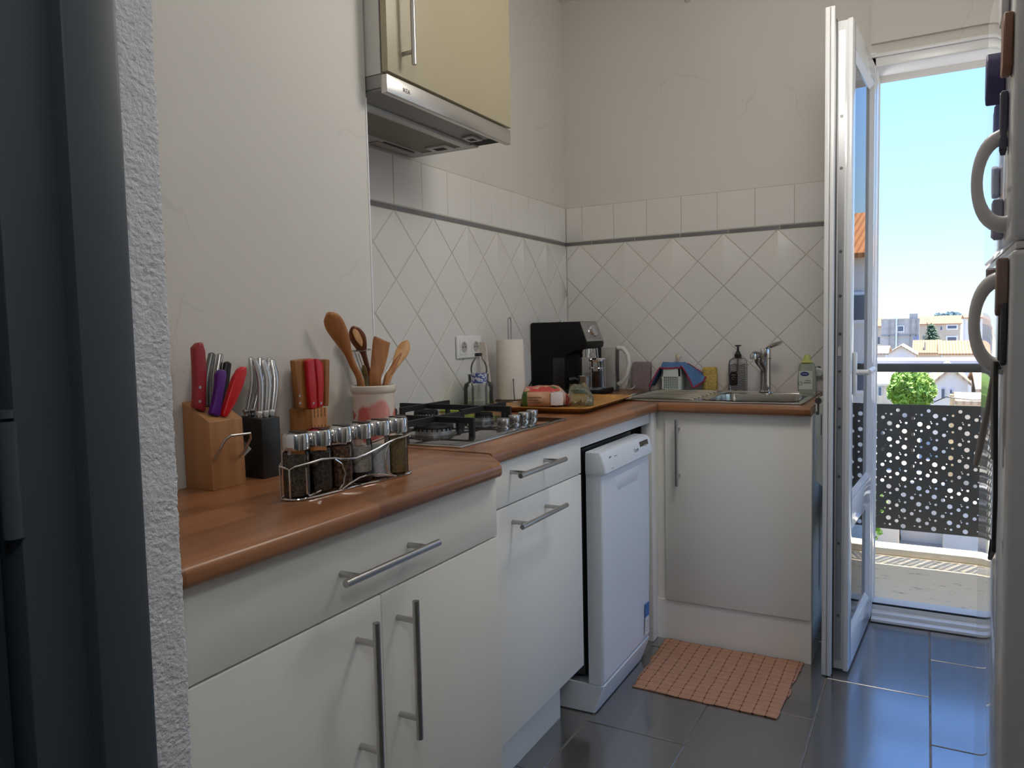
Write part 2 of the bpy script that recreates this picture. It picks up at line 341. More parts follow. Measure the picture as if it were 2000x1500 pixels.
# ------------------------------------------------------------------ balcony door
LEAF = math.atan2(-.55, -.035)
d1 = Thing('door_1', 'white glazed balcony door leaf standing open into the kitchen', None, (1.291, -.052, .012), LEAF, local=True, kind='structure')
LW, LH, TH = .545, 2.072, .058
pvg = mat('glossy_white_pvc', (.80, .81, .82), .10)
s0, s1 = .050, LW-.046; tr0, tr1 = .462, .556
d1.part('stile', MB().rbox(0, s0, -TH, 0, 0, LH, .003), pvg); d1.part('stile', MB().rbox(s1, LW, -TH, 0, 0, LH, .003), pvg)
d1.part('rail', MB().rbox(s0, s1, -TH, 0, LH-.075, LH, .003), pvg); d1.part('rail', MB().rbox(s0, s1, -TH, 0, 0, .095, .003), pvg)
d1.part('rail', MB().rbox(s0, s1, -TH, 0, tr0, tr1, .003), pvg)
for z0, z1 in ((.095, tr0), (tr1, LH-.075)):
    d1.part('pane', MB().box(s0, s1, -.026, -.014, z0, z1), clear, 0)
    b = .020; fr_ = -.0015
    for q in ((s0, s0+b, z0, z1, 'a'), (s1-.006, s1, z0, z1, 'b'), (s0+b, s1-.006, z0, z0+b, 'c'), (s0+b, s1-.006, z1-b, z1, 'd')):
        if q[4] == 'a': g = MB().prism([(q[0], -.014), (q[1], -.014), (q[0]+.004, fr_), (q[0], fr_)], q[2], q[3], 'z')
        elif q[4] == 'b': g = MB().box(q[0], q[1], -.014, -.010, q[2], q[3])
        elif q[4] == 'c': g = MB().prism([(-.014, q[2]), (fr_, q[2]), (fr_, q[2]+.004), (-.014, q[3])], q[0], q[1], 'x')
        else: g = MB().prism([(-.014, q[2]), (fr_, q[3]-.004), (fr_, q[3]), (-.014, q[3])], q[0], q[1], 'x')
        d1.part('glazing_bead', g, pvg)
d1.part('cover_strip', MB().rbox(LW-.02, LW+.055, -TH-.016, -TH+.004, -.008, LH+.03, .003).rbox(LW+.03, LW+.055, -TH-.004, -TH+.012, -.008, LH+.03, .002), pvc)
d1.part('seal', MB().box(LW-.004, LW+.028, -TH+.004, -TH+.012, .0, LH), black)
d1.part('lock_plate', MB().box(LW, LW+.002, -TH+.016, -TH+.034, .03, LH-.03), alu)
d1.part('edge_lip', MB().rbox(LW-.002, LW+.010, -.016, -.001, 0, LH, .002), pvc)
for z in (.18, .42, .64, .80, .86, .98, 1.10, 1.22, 1.36, 1.62, 1.78):
    d1.part('screw', MB().cyl((LW+.002, -TH+.025, z), (LW+.0035, -TH+.025, z), .005, n=10), steel_d)
d1.part('strike', MB().box(LW+.002, LW+.006, -TH+.019, -TH+.031, 1.03, 1.06), chrome)
h = d1.part('handle', MB().rbox(LW-.062, LW-.034, 0, .010, .90, 1.04, .004).cyl((LW-.048, .005, .975), (LW-.048, .045, .975), .009).tube([(LW-.048, .045, .975), (LW-.09, .047, .978), (LW-.15, .047, .981), (LW-.165, .046, .982)], [.009, .010, .009, .006], 10), white_p)
# fixed frame, sill and lintel
m = MB().rbox(1.228, 1.292, -.055, .07, 0, 2.14, .004).rbox(2.10, 2.16, -.055, .07, 0, 2.14, .004).rbox(1.228, 2.16, -.055, .07, 2.085, 2.135, .004).rbox(1.228, 2.16, -.065, -.05, 2.118, 2.128, .003)
struct(m.build('trim_3', pvc), 'white frame around the balcony doorway')
sl = struct(MB().rbox(1.292, 2.10, -.085, .12, -.02, .014, .003).rbox(1.292, 2.10, -.05, .10, .012, .028, .003).rbox(1.292, 2.10, -.012, .09, .026, .046, .003).build('trim_4', pvc), 'stepped white threshold of the balcony door')
MB().rbox(1.292, 2.10, -.01, .0, .046, .052, .002).rbox(1.292, 2.10, -.086, -.083, -.002, .004, .001).build('gasket', dark_gap, sl)

# ------------------------------------------------------------------ lamps added out of view to brighten the rooms, and wire stub
LX, LY, LZ, LR = 1.25, -1.38, 2.13, .16
lamp = Thing('fill_lamp', 'added round opal globe giving fill light in the kitchen', 'lamp', (LX, LY, CEIL))
lamp.part('ceiling_rose', MB().lathe([(.05, 0), (.05, -.015), (.01, -.03)], (LX, LY, CEIL), 24), white_p)
lamp.part('cord', MB().cyl((LX, LY, CEIL-.02), (LX, LY, LZ+LR), .004), white_p)
lamp.part('globe', MB().lathe([(LR*math.sin(t)+.0005, LR*math.cos(t)) for t in [PI*i/20 for i in range(21)]], (LX, LY, LZ), 40), mat('opal_lit', (1, 1, 1), .5, emit=((1, .945, .87), 17.5)))
HX, HY, HZ2, HR = 1.92, -3.5, 2.05, .13  # hall lamp added behind the camera to brighten the doorway and near fronts
lamp = Thing('fill_lamp', 'added small opal globe giving fill light from the hall', 'lamp', (HX, HY, CEIL))
lamp.part('cord', MB().cyl((HX, HY, CEIL), (HX, HY, HZ2+HR), .004), white_p)
lamp.part('globe', MB().lathe([(HR*math.sin(t)+.0005, HR*math.cos(t)) for t in [PI*i/20 for i in range(21)]], (HX, HY, HZ2), 32), mat('opal_lit_hall', (1, 1, 1), .5, emit=((.93, .96, 1), 20)))
w0 = px(1345, 3, y=-.002)
wt = Thing('wire_stub', 'capped wires sticking out high on the wall above the sink', 'wire', (w0.x, 0, w0.z))
wt.part('cable', MB().tube([(w0.x-.004, .004, w0.z+.05), (w0.x-.004, -.014, w0.z+.035), (w0.x-.007, -.016, w0.z+.012)], .0025).tube([(w0.x+.004, .004, w0.z+.05), (w0.x+.005, -.014, w0.z+.03), (w0.x+.004, -.018, w0.z+.004)], .0025), black)
wt.part('connector', MB().rbox(w0.x-.012, w0.x+.010, -.024, -.010, w0.z-.006, w0.z+.012, .002), clearp)

# ------------------------------------------------------------------ furniture
def bar_handle(th, parent, a, b, out, r=.006, inset=.035):
    """bar from a to b, standing off by vector out"""
    a, b, out = Vector(a), Vector(b), Vector(out); d = (b-a).normalized()
    m = MB().cyl(a+out, b+out, r, n=16)
    for p in (a+d*inset, b-d*inset): m.cyl(p, p+out, r*.85, n=12)
    return th.part('handle', m, steel, parent=parent)
def child(th, name, mb, mt, parent, **k): return th.part(name, mb, mt, parent=parent, **k)

# near base unit: one drawer over two doors
X1 = .68
c = Thing('base_cabinet', 'wide cream base cabinet with one long drawer above two doors', 'cabinet', (.5, -2.25, 0))
c.part('body', MB().box(.30, X1-.02, -2.655, -1.866, .16, .844), carc_m, 0)
c.part('plinth', MB().box(.58, .60, -2.655, -1.866, 0, .16), cab_m, 0)
d = c.part('drawer', MB().rbox(X1-.018, X1, -2.654, -1.866, .716, .842, .0015), cab_m); bar_handle(c, d, (X1, -2.382, .776), (X1, -2.139, .776), (.04, 0, 0))
d = c.part('door', MB().rbox(X1-.018, X1, -2.654, -2.2545, .165, .7125, .0015), cab_m); bar_handle(c, d, (X1, -2.316, .694), (X1, -2.316, .450), (.04, 0, 0))
d = c.part('door', MB().rbox(X1-.018, X1, -2.2515, -1.866, .165, .7125, .0015), cab_m); bar_handle(c, d, (X1, -2.212, .695), (X1, -2.212, .455), (.04, 0, 0))
# middle unit: drawer over a pull-out
X2 = .61
c = Thing('base_cabinet', 'narrow cream cabinet with a small drawer and a pull-out under the hob', 'cabinet', (.4, -1.5, 0))
c.part('body', MB().box(.02, X2-.02, -1.775, -1.262, .172, .844), carc_m, 0)
c.part('plinth', MB().box(.51, .53, -1.86, -1.262, 0, .172), cab_m, 0)
d = c.part('drawer', MB().rbox(X2-.018, X2, -1.76, -1.264, .737, .842, .0015), cab_m); bar_handle(c, d, (X2, -1.711, .812), (X2, -1.463, .812), (.045, 0, 0))
d = c.part('door', MB().rbox(X2-.018, X2, -1.76, -1.264, .176, .7335, .0015), cab_m); bar_handle(c, d, (X2, -1.708, .692), (X2, -1.461, .692), (.045, 0, 0))
# sink unit in hollow panels, with corner post and filler
c = Thing('base_cabinet', 'cream sink cabinet with a single tall door and upright bar handle', 'cabinet', (.87, -.3, 0))
c.part('body', MB().box(.64, .656, -.558, -.02, .147, .844).box(1.122, 1.139, -.558, -.02, .0, .844).box(.656, 1.122, -.558, -.02, .147, .163).box(.656, 1.122, -.036, -.02, .163, .844), carc_m, 0)
d = c.part('door', MB().rbox(.641, 1.139, -.577, -.560, .150, .8425, .0015), cab_m); bar_handle(c, d, (.692, -.577, .818), (.692, -.577, .580), (0, -.032, 0))
c.part('plinth', MB().box(.605, 1.139, -.570, -.556, 0, .147), cab_m, 0)
c.part('corner_post', MB().rbox(.565, .606, -.620, -.552, 0, .844, .002), cab_m)
c.part('filler', MB().box(.606, .640, -.560, -.548, .147, .844), cab_m, 0)
c.part('filler', MB().box(.585, .600, -1.259, -.63, .806, .844), white_p, 0)

# worktop, three sections joined
def rounded_edge(m, prof_x, y0, y1): pass
R_ = .011
def edge_poly(x0, x1, z0, z1, r=R_, n=5):
    """profile with the x1 side rounded above and below"""
    p = [(x0, z0)]
    p += [(x1-r+r*math.sin(t), z0+r-r*math.cos(t)) for t in [i*PI/2/n for i in range(n+1)]]
    p += [(x1-r+r*math.cos(t), z1-r+r*math.sin(t)) for t in [i*PI/2/n for i in range(n+1)]]
    return p+[(x0, z1)]
Z0 = .844
wk = Thing('worktop', 'brown wood-effect worktop running round the corner with a rounded front edge', 'worktop', (.4, -1.2, Z0))
m = MB().prism(edge_poly(.298, .706, Z0, ZT), -2.699, -1.885, 'y')
m.prism([(.298, -1.885), (.700, -1.885), (.695, -1.873), (.625, -1.797), (.298, -1.785)], Z0, ZT, 'z', .003, 2)
wk.part('worktop_section', m, wt_m)
m = MB().prism(edge_poly(.0, .625, Z0, ZT), -1.7835, -.600, 'y').box(.0, .612, -.600, -.548, Z0, ZT).box(.0, .39, -.548, .0, Z0, ZT)
wk.part('worktop_section', m, wt_m)
# back section leaves the sink hole open
SX0, SX1, SY0, SY1 = .735, 1.085, -.485, -.125
m = MB()
pr = edge_poly(.0, .0, Z0, ZT)
yf = -.607
p2 = [(-(q[0])-0, q[1]) for q in edge_poly(-SY0, -yf, Z0, ZT)]
m.prism([(-q[0], q[1]) for q in edge_poly(-(SY0), -yf, Z0, ZT)], .6145, 1.138, 'x') if False else m.prism([(-q[0], q[1]) for q in edge_poly(-SY0, -yf, Z0, ZT)], .627, 1.138, 'x')
m.box(.391, SX0, -.547, .0, Z0, ZT-.0001) if False else m.box(.391, SX0, SY0, .0, Z0, ZT)
m.box(.391, .627, -.547, SY0, Z0, ZT).box(.6135, .627, -.603, -.547, Z0, ZT)
m.box(SX1, 1.138, SY0, .0, Z0, ZT).box(SX0, SX1, SY1, .0, Z0, ZT)
wk.part('worktop_section', m, wtx_m)
wk.part('joint_strip', MB().box(.6262, .6274, -.6078, -.602, Z0+.003, ZT-.004), steel)

# upper cabinet
c = Thing('wall_cabinet', 'cream wall cabinet above the cooker hood with an upright bar handle', 'cabinet', (.17, -1.48, 1.75))
c.part('body', MB().box(.0, .340, -1.772, -1.182, 1.750, CEIL-.005), carc_m, 0)
c.part('dark_gap_strip', MB().box(.340, .347, -1.768, -1.186, 1.754, CEIL-.01), dark_gap, 0)  # dark strip painted in for the shade between cabinet and door
d = c.part('door', MB().rbox(.346, .364, -1.775, -1.181, 1.751, CEIL-.006, .0015), cream_m); bar_handle(c, d, (.364, -1.715, 1.776), (.364, -1.715, 2.016), (.032, 0, 0), .006, .03)
# cooker hood
c = Thing('cooker_hood', 'slim stainless steel cooker hood under the wall cabinet', 'cooker hood', (.17, -1.48, 1.705))
c.part('body', MB().box(.004, .343, -1.772, -1.184, 1.718, 1.748), mat('hood_grey', (.30, .30, .29), .4, .3), 0)
c.part('front_strip', MB().rbox(.342, .361, -1.776, -1.180, 1.703, 1.746, .003), mat('hood_steel', (.62, .60, .57), .3, .9))
hdk = mat('hood_dark', (.20, .20, .19), .4, .2)
c.part('visor', MB().box(.246, .342, -1.770, -1.246, 1.712, 1.7175), hdk, 0)
c.part('slide_rail', MB().rbox(.218, .246, -1.770, -1.225, 1.704, 1.7175, .002), mat('rail_grey', (.55, .55, .54), .4, .2))
c.part('filter', MB().box(.066, .218, -1.768, -1.222, 1.711, 1.7175), mat('filter_mesh', (.22, .21, .17), .5, .2, bump=(500, .5, .002)), 0)
hfr = mat('hood_frame', (.46, .46, .45), .4, .2)
c.part('bottom_frame', MB().box(.004, .066, -1.770, -1.184, 1.709, 1.7175).box(.066, .25, -1.222, -1.184, 1.709, 1.7175), hfr, 0)
c.part('side_gap', MB().box(.25, .342, -1.246, -1.186, 1.7135, 1.7175), dark_gap, 0)
c.part('lamp_lens', MB().box(.014, .046, -1.42, -1.236, 1.706, 1.7095), mat('lens_plastic', (.34, .29, .27), .25), 0)
c.part('lens_slot', MB().box(.050, .056, -1.40, -1.25, 1.7075, 1.7093), dark_gap, 0)
for x, y, hx, hy in ((.148, -1.243, .038, .030), (.288, -1.285, .020, .028)):
    l = c.part('latch', MB().rbox(x-hx, x+hx, y-hy, y+hy, 1.706, 1.7125, .002), mat('latch_grey', (.50, .50, .49), .4, .2)); child(c, 'latch_slot', MB().box(x-hx*.5, x+hx*.5, y-hy*.45, y+hy*.45, 1.7052, 1.7062), dark_gap, l, ang=0)
text_mesh('IKEA', .014, black, 'lettering', c.o, Matrix.Translation(Vector((.3612, -1.716, 1.7195))-c.loc) @ Matrix.Rotation(PI/2, 4, 'Z') @ Matrix.Rotation(PI/2, 4, 'X'))

# hob
c = Thing('gas_hob', 'built-in gas hob with a dark mirror surface and steel rim', 'hob', (.27, -1.455, ZT))
HZ = .880
c.part('rim', MB().rbox(.018, .522, -1.752, -1.160, ZT, .8785, .002), mat('hob_rim', (.55, .54, .51), .25, 1))
c.part('glass_top', MB().rbox(.026, .514, -1.744, -1.168, .8775, HZ, .001), mat('hob_mirror', (.20, .20, .20), .06, .85))
BUR = ((.355, -1.62, .050), (.13, -1.61, .036), (.335, -1.335, .026), (.13, -1.335, .036))
for x, y, r in BUR:
    b = c.part('burner', MB().lathe([(r*1.15, 0), (r*1.2, .006), (r*1.0, .008)], (x, y, HZ), 28), steel)
    child(c, 'flame_ring', MB().lathe([(r*.95, .008), (r*.98, .020), (r*.9, .021)], (x, y, HZ), 28), alu, b)
    child(c, 'burner_cap', MB().lathe([(r*1.0, .021), (r*1.03, .024), (r*1.0, .029), (r*.3, .030), (.0005, .030)], (x, y, HZ), 28), iron, b)
    g = MB()
    for q in range(24): a = q*PI/12; g.box(-.0012, .0012, r*.9, r*1.04, .0165, .0215); 
    m = MB()
    for q in range(24):
        R4 = Matrix.Translation((x, y, HZ)) @ Matrix.Rotation(q*PI/12, 4, 'Z'); t = MB().box(-.0016, .0016, r*.9, r*1.03, .015, .0215).xf(R4); m.add(t.v, t.f)
    child(c, 'flame_ports', m, iron, b, ang=0)
for yc, s_ in ((-1.615, 1), (-1.335, 2)):
    g = MB(); zt_, zb = .929, .914; w = .0048
    xa, xb = .035, .475 if s_ == 1 else .425
    def legbar(p, q):
        # a flat bar whose two ends bend down to the glass
        p, q = Vector(p), Vector(q); d = (q-p).normalized(); n_ = Vector((-d.y, d.x, 0))*w
        for A, B, z0, z1 in ((p, q, zb, zt_), (p, p+d*.014, HZ, zb), (q-d*.014, q, HZ, zb)):
            g.add([(*(A-n_).xy, z0), (*(B-n_).xy, z0), (*(B+n_).xy, z0), (*(A+n_).xy, z0), (*(A-n_).xy, z1), (*(B-n_).xy, z1), (*(B+n_).xy, z1), (*(A+n_).xy, z1)], [(3,2,1,0),(4,5,6,7),(0,1,5,4),(1,2,6,5),(2,3,7,6),(3,0,4,7)])
    for x, y, r in BUR:
        if abs(y-yc) > .03: continue
        legbar((x, y-.126, 0), (x, y+.126, 0))
    legbar((xa, yc, 0), (xb, yc, 0))
    c.part('pan_support', g, iron, 0)
for x, y in ((.461, -1.441), (.452, -1.362), (.443, -1.288), (.436, -1.222)):
    kn = c.part('knob', MB().lathe([(.0165, .009), (.0172, .011), (.0172, .026), (.0160, .028), (.0005, .028)], (x, y, HZ), 28), steel)
    child(c, 'knob_base', MB().lathe([(.0165, 0), (.0165, .005), (.012, .0055), (.012, .009)], (x, y, HZ), 24), chrome, kn)

# dishwasher
c = Thing('dishwasher', 'slim white dishwasher with a black display under the worktop', 'dishwasher', (.35, -.99, 0))
dw = mat('dishwasher_white', (.78, .84, .90), .28)
c.part('body', MB().box(.04, .585, -1.20, -.785, .115, .795), mat('dishwasher_dark', (.03, .03, .03), .4), 0)
c.part('side_frame', MB().box(.575, .588, -1.252, -1.236, .19, .80), alu, 0)
m = MB(); sec = []
def dwring(z, xf, ins=0):
    # door outline seen from above with rounded front corners
    r = .009; p = [(.598, -1.203+ins)]
    for i in range(7): t = i*PI/12; p.append((xf-r+r*math.sin(t), -1.203+ins+r-r*math.cos(t)))
    for i in range(7): t = i*PI/12; p.append((xf-r+r*math.cos(t), -.782-ins-r+r*math.sin(t)))
    p.append((.598, -.782-ins)); return [(a, b, z) for a, b in p]
door = c.part('door', MB().rings([dwring(z, x) for z, x in ((.092, .638), (.10, .644), (.40, .650), (.70, .650), (.728, .646))]), dw)
pan = c.part('control_panel', MB().rings([dwring(.722, .655, -.002), dwring(.728, .662, -.003), dwring(.745, .661, -.003), dwring(.776, .653, -.002), dwring(.786, .645, 0), dwring(.788, .630, .004)]), dw)
child(c, 'grip_recess', MB().rings([[(.6498, -.99+a, z) for a, z in ((-.12, .700), (.11, .700), (.085, .655), (-.09, .655))], [(.6512, -.99+a, z) for a, z in ((-.115, .698), (.105, .698), (.08, .658), (-.085, .658))]]), dw, door)
def onpanel(y, z): return Vector((.662-(z-.728)*.19, y, z))
n_ = Vector((1, 0, .19)).normalized()
def plate(y0, y1, z0, z1, off=.0012):
    a = [onpanel(y, z) for y, z in ((y0, z0), (y1, z0), (y1, z1), (y0, z1))]
    return MB().add([q+n_*off for q in a]+[q-n_*.004 for q in a], [(0,1,2,3),(7,6,5,4),(0,4,5,1),(1,5,6,2),(2,6,7,3),(3,7,4,0)])
ds = child(c, 'display', plate(-.893, -.812, .738, .776), black_g, pan, ang=0)
for i in range(5): child(c, 'display_mark', plate(-.855+i*.0065, -.851+i*.0065, .756, .762, .0018), mat('mark_grey', (.5, .5, .5), .5), ds, ang=0)
child(c, 'display_mark', plate(-.880, -.868, .746, .752, .0018), MATS['mark_grey'], ds, ang=0)
ink = mat('dark_ink', (.05, .05, .06), .6)
def ptext(s, y, z, size): 
    Mx = Matrix.Translation(onpanel(y, z)+n_*.0016-c.loc) @ Matrix.Rotation(-.188, 4, 'Y') @ Matrix.Rotation(PI/2, 4, 'Z') @ Matrix.Rotation(PI/2, 4, 'X')
    text_mesh(s, size, ink, 'lettering', pan, Mx, .0003)
ptext('Candy', -.955, .751, .017); ptext('A++', -1.163, .765, .010)
for y0, y1, z0, z1 in ((-1.160, -1.138, .757, .7585), (-1.123, -1.100, .765, .7665), (-1.123, -1.121, .745, .757), (-1.117, -1.107, .745, .757), (-1.104, -1.102, .745, .757), (-1.154, -1.151, .733, .744), (-1.147, -1.142, .736, .744)):
    child(c, 'print_mark', plate(y0, y1, z0, z1), ink, pan, ang=0)
ft = c.part('toe_kick', MB().rings([[(.50, -1.206, z)]+[(a-dx, b, z) for a, b, _ in dwring(z, .646)[1:-1]]+[(.50, -.780, z)] for z, dx in ((.004, .030), (.02, .024), (.06, .008), (.090, .0))]), dw)
st_ = child(c, 'energy_sticker', MB().box(.649, .6515, -.840, -.805, .115, .175), white_p, door, ang=0, label='white and blue energy sticker')
child(c, 'sticker_band', MB().box(.6505, .652, -.840, -.805, .175, .22), mat('sticker_blue', (.02, .16, .50), .4), door, ang=0)
for i in range(4): child(c, 'sticker_print', MB().box(.6512, .652, -.834, -.812, .125+i*.010, .129+i*.010), mat('mark_grey', (.5, .5, .5), .5), door, ang=0)

# sink
c = Thing('kitchen_sink', 'stainless steel sink with a ribbed drainer set into the worktop', 'sink', (.75, -.3, ZT))
sk = mat('sink_steel', (.60, .58, .54), .17, 1, bump=(200, .05, .0006))
m = MB(); a0, a1, b0, b1 = .415, 1.105, -.545, -.065
BX0, BX1, BY0, BY1 = .748, 1.072, -.468, -.140
for q in ((a0, BX0, b0, b1), (BX1, a1, b0, b1), (BX0, BX1, b0, BY0), (BX0, BX1, BY1, b1)): m.box(*q, ZT, ZT+.003)
c.part('deck', m, sk, 0)
m = MB()
for q in ((a0, a1, b0, b0+.008), (a0, a1, b1-.008, b1), (a0, a0+.008, b0, b1), (a1-.008, a1, b0, b1)): m.rbox(*q, ZT, ZT+.007, .002)
c.part('raised_rim', m, sk)
def rr(x0, x1, y0, y1, r, z, n=6):
    p = []
    for cx, cy, a in ((x1-r, y1-r, 0), (x0+r, y1-r, PI/2), (x0+r, y0+r, PI), (x1-r, y0+r, 3*PI/2)):
        for i in range(n+1): t = a+i*PI/2/n; p.append((cx+r*math.cos(t), cy+r*math.sin(t), z))
    return p
m = MB().rings([rr(BX0-.004, BX1+.004, BY0-.004, BY1+.004, .05, ZT+.0045), rr(BX0+.004, BX1-.004, BY0+.004, BY1-.004, .05, ZT), rr(BX0+.012, BX1-.012, BY0+.012, BY1-.012, .05, ZT-.13), rr(BX0+.05, BX1-.05, BY0+.05, BY1-.05, .03, ZT-.145)], cap=False)
n0 = len(m.v); m.f.append(tuple(range(n0-28, n0))); c.part('bowl', m, sk)
for i in range(7): c.part('drainer_rib', MB().tube([(.47, -.475+i*.058, ZT+.003), (.49, -.475+i*.058, ZT+.007), (.70, -.475+i*.058, ZT+.007), (.72, -.475+i*.058, ZT+.003)], .006, 8), sk)
c.part('overflow', MB().lathe([(.02, 0), (.02, .002), (.012, .003)], (.735, -.11, ZT+.002), 20), chrome)

# ------------------------------------------------------------------ knife blocks and knives
def handle_loft(pts, w, t, side, prof=None):
    """a flat handle: pts along its spine, w/t half sizes, side = direction of the broad half-width"""
    pts = [Vector(p) for p in pts]; n = len(pts); secs = []
    # resample smoothly
    def bez(u):
        if n == 2: return pts[0].lerp(pts[1], u)
        s_ = u*(n-1); i = min(int(s_), n-2); f = s_-i
        p0, p1, p2, p3 = pts[max(i-1, 0)], pts[i], pts[i+1], pts[min(i+2, n-1)]
        return .5*((2*p1)+(p2-p0)*f+(2*p0-5*p1+4*p2-p3)*f*f+(-p0+3*p1-3*p2+p3)*f**3)
    N = 12; prof = prof or (lambda u: 1)
    for i in range(N+1):
        u = i/N; p = bez(u); d = (bez(min(1, u+.02))-bez(max(0, u-.02))).normalized(); sd_ = Vector(side); sd_ = (sd_-d*sd_.dot(d)).normalized(); th_ = d.cross(sd_)
        k_ = prof(u); secs.append((p, sd_*w*k_, th_*t*min(1, k_*1.15)))
    d0 = (bez(1)-bez(.97)).normalized()
    p, u_, v_ = secs[-1]; secs.append((p+d0*w*.35, u_*.55, v_*.55)); secs.append((p+d0*w*.45, u_*.1, v_*.1))
    return MB().loft(secs, 14)
def knife(label, base, top, w, t, mt, side=(0, 1, 0), prof=None, rivets=0, mid=None, bolster=None, group=None, butt=None):
    k_ = Thing('kitchen_knife', label, 'knife', base, group=group)
    pts = [base]+([mid] if mid else [])+[top]
    h_ = k_.part('handle', handle_loft(pts, w, t, side, prof), mt)
    b_, t_ = Vector(base), Vector(top)
    for i in range(rivets):
        p = b_.lerp(t_, .2+.25*i); n2 = (t_-b_).normalized().cross(Vector(side)).normalized()
        if n2.x < 0: n2 = -n2
        child(k_, 'rivet', MB().cyl(p+n2*(t*.7), p+n2*(t+.0008), .0028, n=10), steel, h_)
    if bolster: k_.part('bolster', MB().loft([(b_+Vector((0, 0, -.001)), Vector((0, .002, 0)), Vector((.002, 0, 0))), (b_+Vector((0, 0, .010)), Vector((0, w*1.05, 0)), Vector((t*1.2, 0, 0))), (b_+Vector((0, 0, .013)), Vector((0, w, 0)), Vector((t, 0, 0)))], 10), bolster)
    return k_
def at(x, y, xx): return tuple(px(x, y, x=xx))
def flat_knife(label, base, outline, xx, thick, mt, rivets=(), group=None):
    k_ = Thing('kitchen_knife', label, 'knife', base, group=group)
    P_ = [px(340+a/3.572, 580+b/3.572, x=xx) for a, b in outline]
    zlow = min(p.z for p in P_); dz = base[2]+.0005-zlow
    poly = [(p.y, p.z+(dz if dz > 0 else 0)*max(0, 1-(p.z-zlow)/.03)) for p in P_]
    h_ = k_.part('handle', MB().prism(poly, xx-thick, xx+thick, 'x', .0028, 3), mt, 50)
    for a, b in rivets:
        p = px(340+a/3.572, 580+b/3.572, x=xx); child(k_, 'rivet', MB().cyl((xx+thick*.8, p.y, p.z), (xx+thick+.0008, p.y, p.z), .0026, n=12), steel, h_)
    return k_
beech = wood('beech_block', S(152, 104, 64), S(182, 132, 86), 2, 1.2, .5)
kb = Thing('knife_block', 'light beech knife block with a bent wire loop on its front', 'knife block', (.337, -2.287, ZT))
kb.part('block', MB().prism([(.302, ZT), (.373, ZT), (.3705, .996), (.302, 1.030)], -2.324, -2.250, 'y', .0015, 2), beech)
kb.part('wire_loop', MB().tube([(.371, -2.319, .925), (.385, -2.318, .945), (.396, -2.312, .965), (.402, -2.305, .9715), (.402, -2.262, .9700), (.396, -2.256, .960), (.385, -2.259, .940), (.371, -2.262, .925)], .0022, 8), steel)
pist = lambda u: .95+.12*math.sin(u*PI*1.0+.3)
flat_knife('dark red riveted knife handle, tallest one in the beech block', (.338, -2.306, 1.011), ((127, 352), (158, 320), (184, 316), (203, 380), (213, 500), (210, 650), (207, 795), (195, 808), (130, 772), (138, 690), (138, 560)), .338, .0075, mat('dark_red_resin', (.30, .018, .022), .35), ((160, 630), (159, 728)))
knife('brown and steel knife handle behind the purple one', (.322, -2.286, 1.019), at(414, 692, .318), .0075, .0065, steel_d, prof=pist, mid=tuple((Vector((.322, -2.286, 1.019))+px(414, 692, x=.318))/2+Vector((0, -.004, 0))))
knife('plain steel knife handle at the back of the beech block', (.316, -2.268, 1.022), at(430, 693, .312), .0065, .0060, steel, prof=pist)
knife('black knife handle between the purple and red ones', (.326, -2.259, 1.017), at(444, 710, .325), .0085, .0070, black, prof=pist)
flat_knife('purple plastic knife handle in the beech block', (.358, -2.300, 1.001), ((247, 835), (268, 740), (287, 630), (293, 535), (316, 507), (346, 507), (357, 545), (345, 610), (325, 720), (312, 850), (300, 868)), .356, .0065, mat('purple_plastic', (.09, .012, .20), .35))
flat_knife('bright red plastic knife handle leaning out of the beech block', (.362, -2.279, 1.000), ((330, 832), (350, 750), (380, 650), (412, 560), (445, 506), (475, 484), (494, 490), (495, 530), (472, 615), (425, 725), (375, 830), (360, 860), (335, 860)), .3615, .0065, mat('bright_red_plastic', (.60, .008, .012), .3))
# black block with steel steak knives
bb = Thing('knife_block', 'black wooden knife block with an open notch at its back', 'knife block', (.337, -2.182, ZT))
bb.part('block', MB().prism([(.371, ZT), (.371, .988), (.303, .991), (.303, .958), (.340, .930), (.303, .902), (.303, ZT)], -2.206, -2.160, 'y', .0012, 2), mat('black_lacquer', (.016, .018, .018), .35))
for row in range(2):
    for i in range(3):
        y0 = -2.198+i*.0155; x0 = .322 if row == 0 else .357
        b0 = (x0, y0, .991 if row == 0 else .989)
        tip = Vector(at(490+i*18, 700, x0-.006)) if row == 0 else Vector(at(497+i*17, 704, x0-.014))
        md = Vector(b0).lerp(tip, .6)+Vector((.004, .006, 0))
        knife('polished steel steak knife handle with a pale bolster, front row of the black block' if row else 'polished steel steak knife handle, back row of the black block', b0, tuple(tip), .0066, .0056, mat('polished_steel', (.62, .61, .59), .16, 1), prof=lambda u: .8+.3*math.sin(u*PI*.9), mid=tuple(md), bolster=white_p if row else steel, group='front steak knives in the black block' if row else 'back steak knives in the black block')
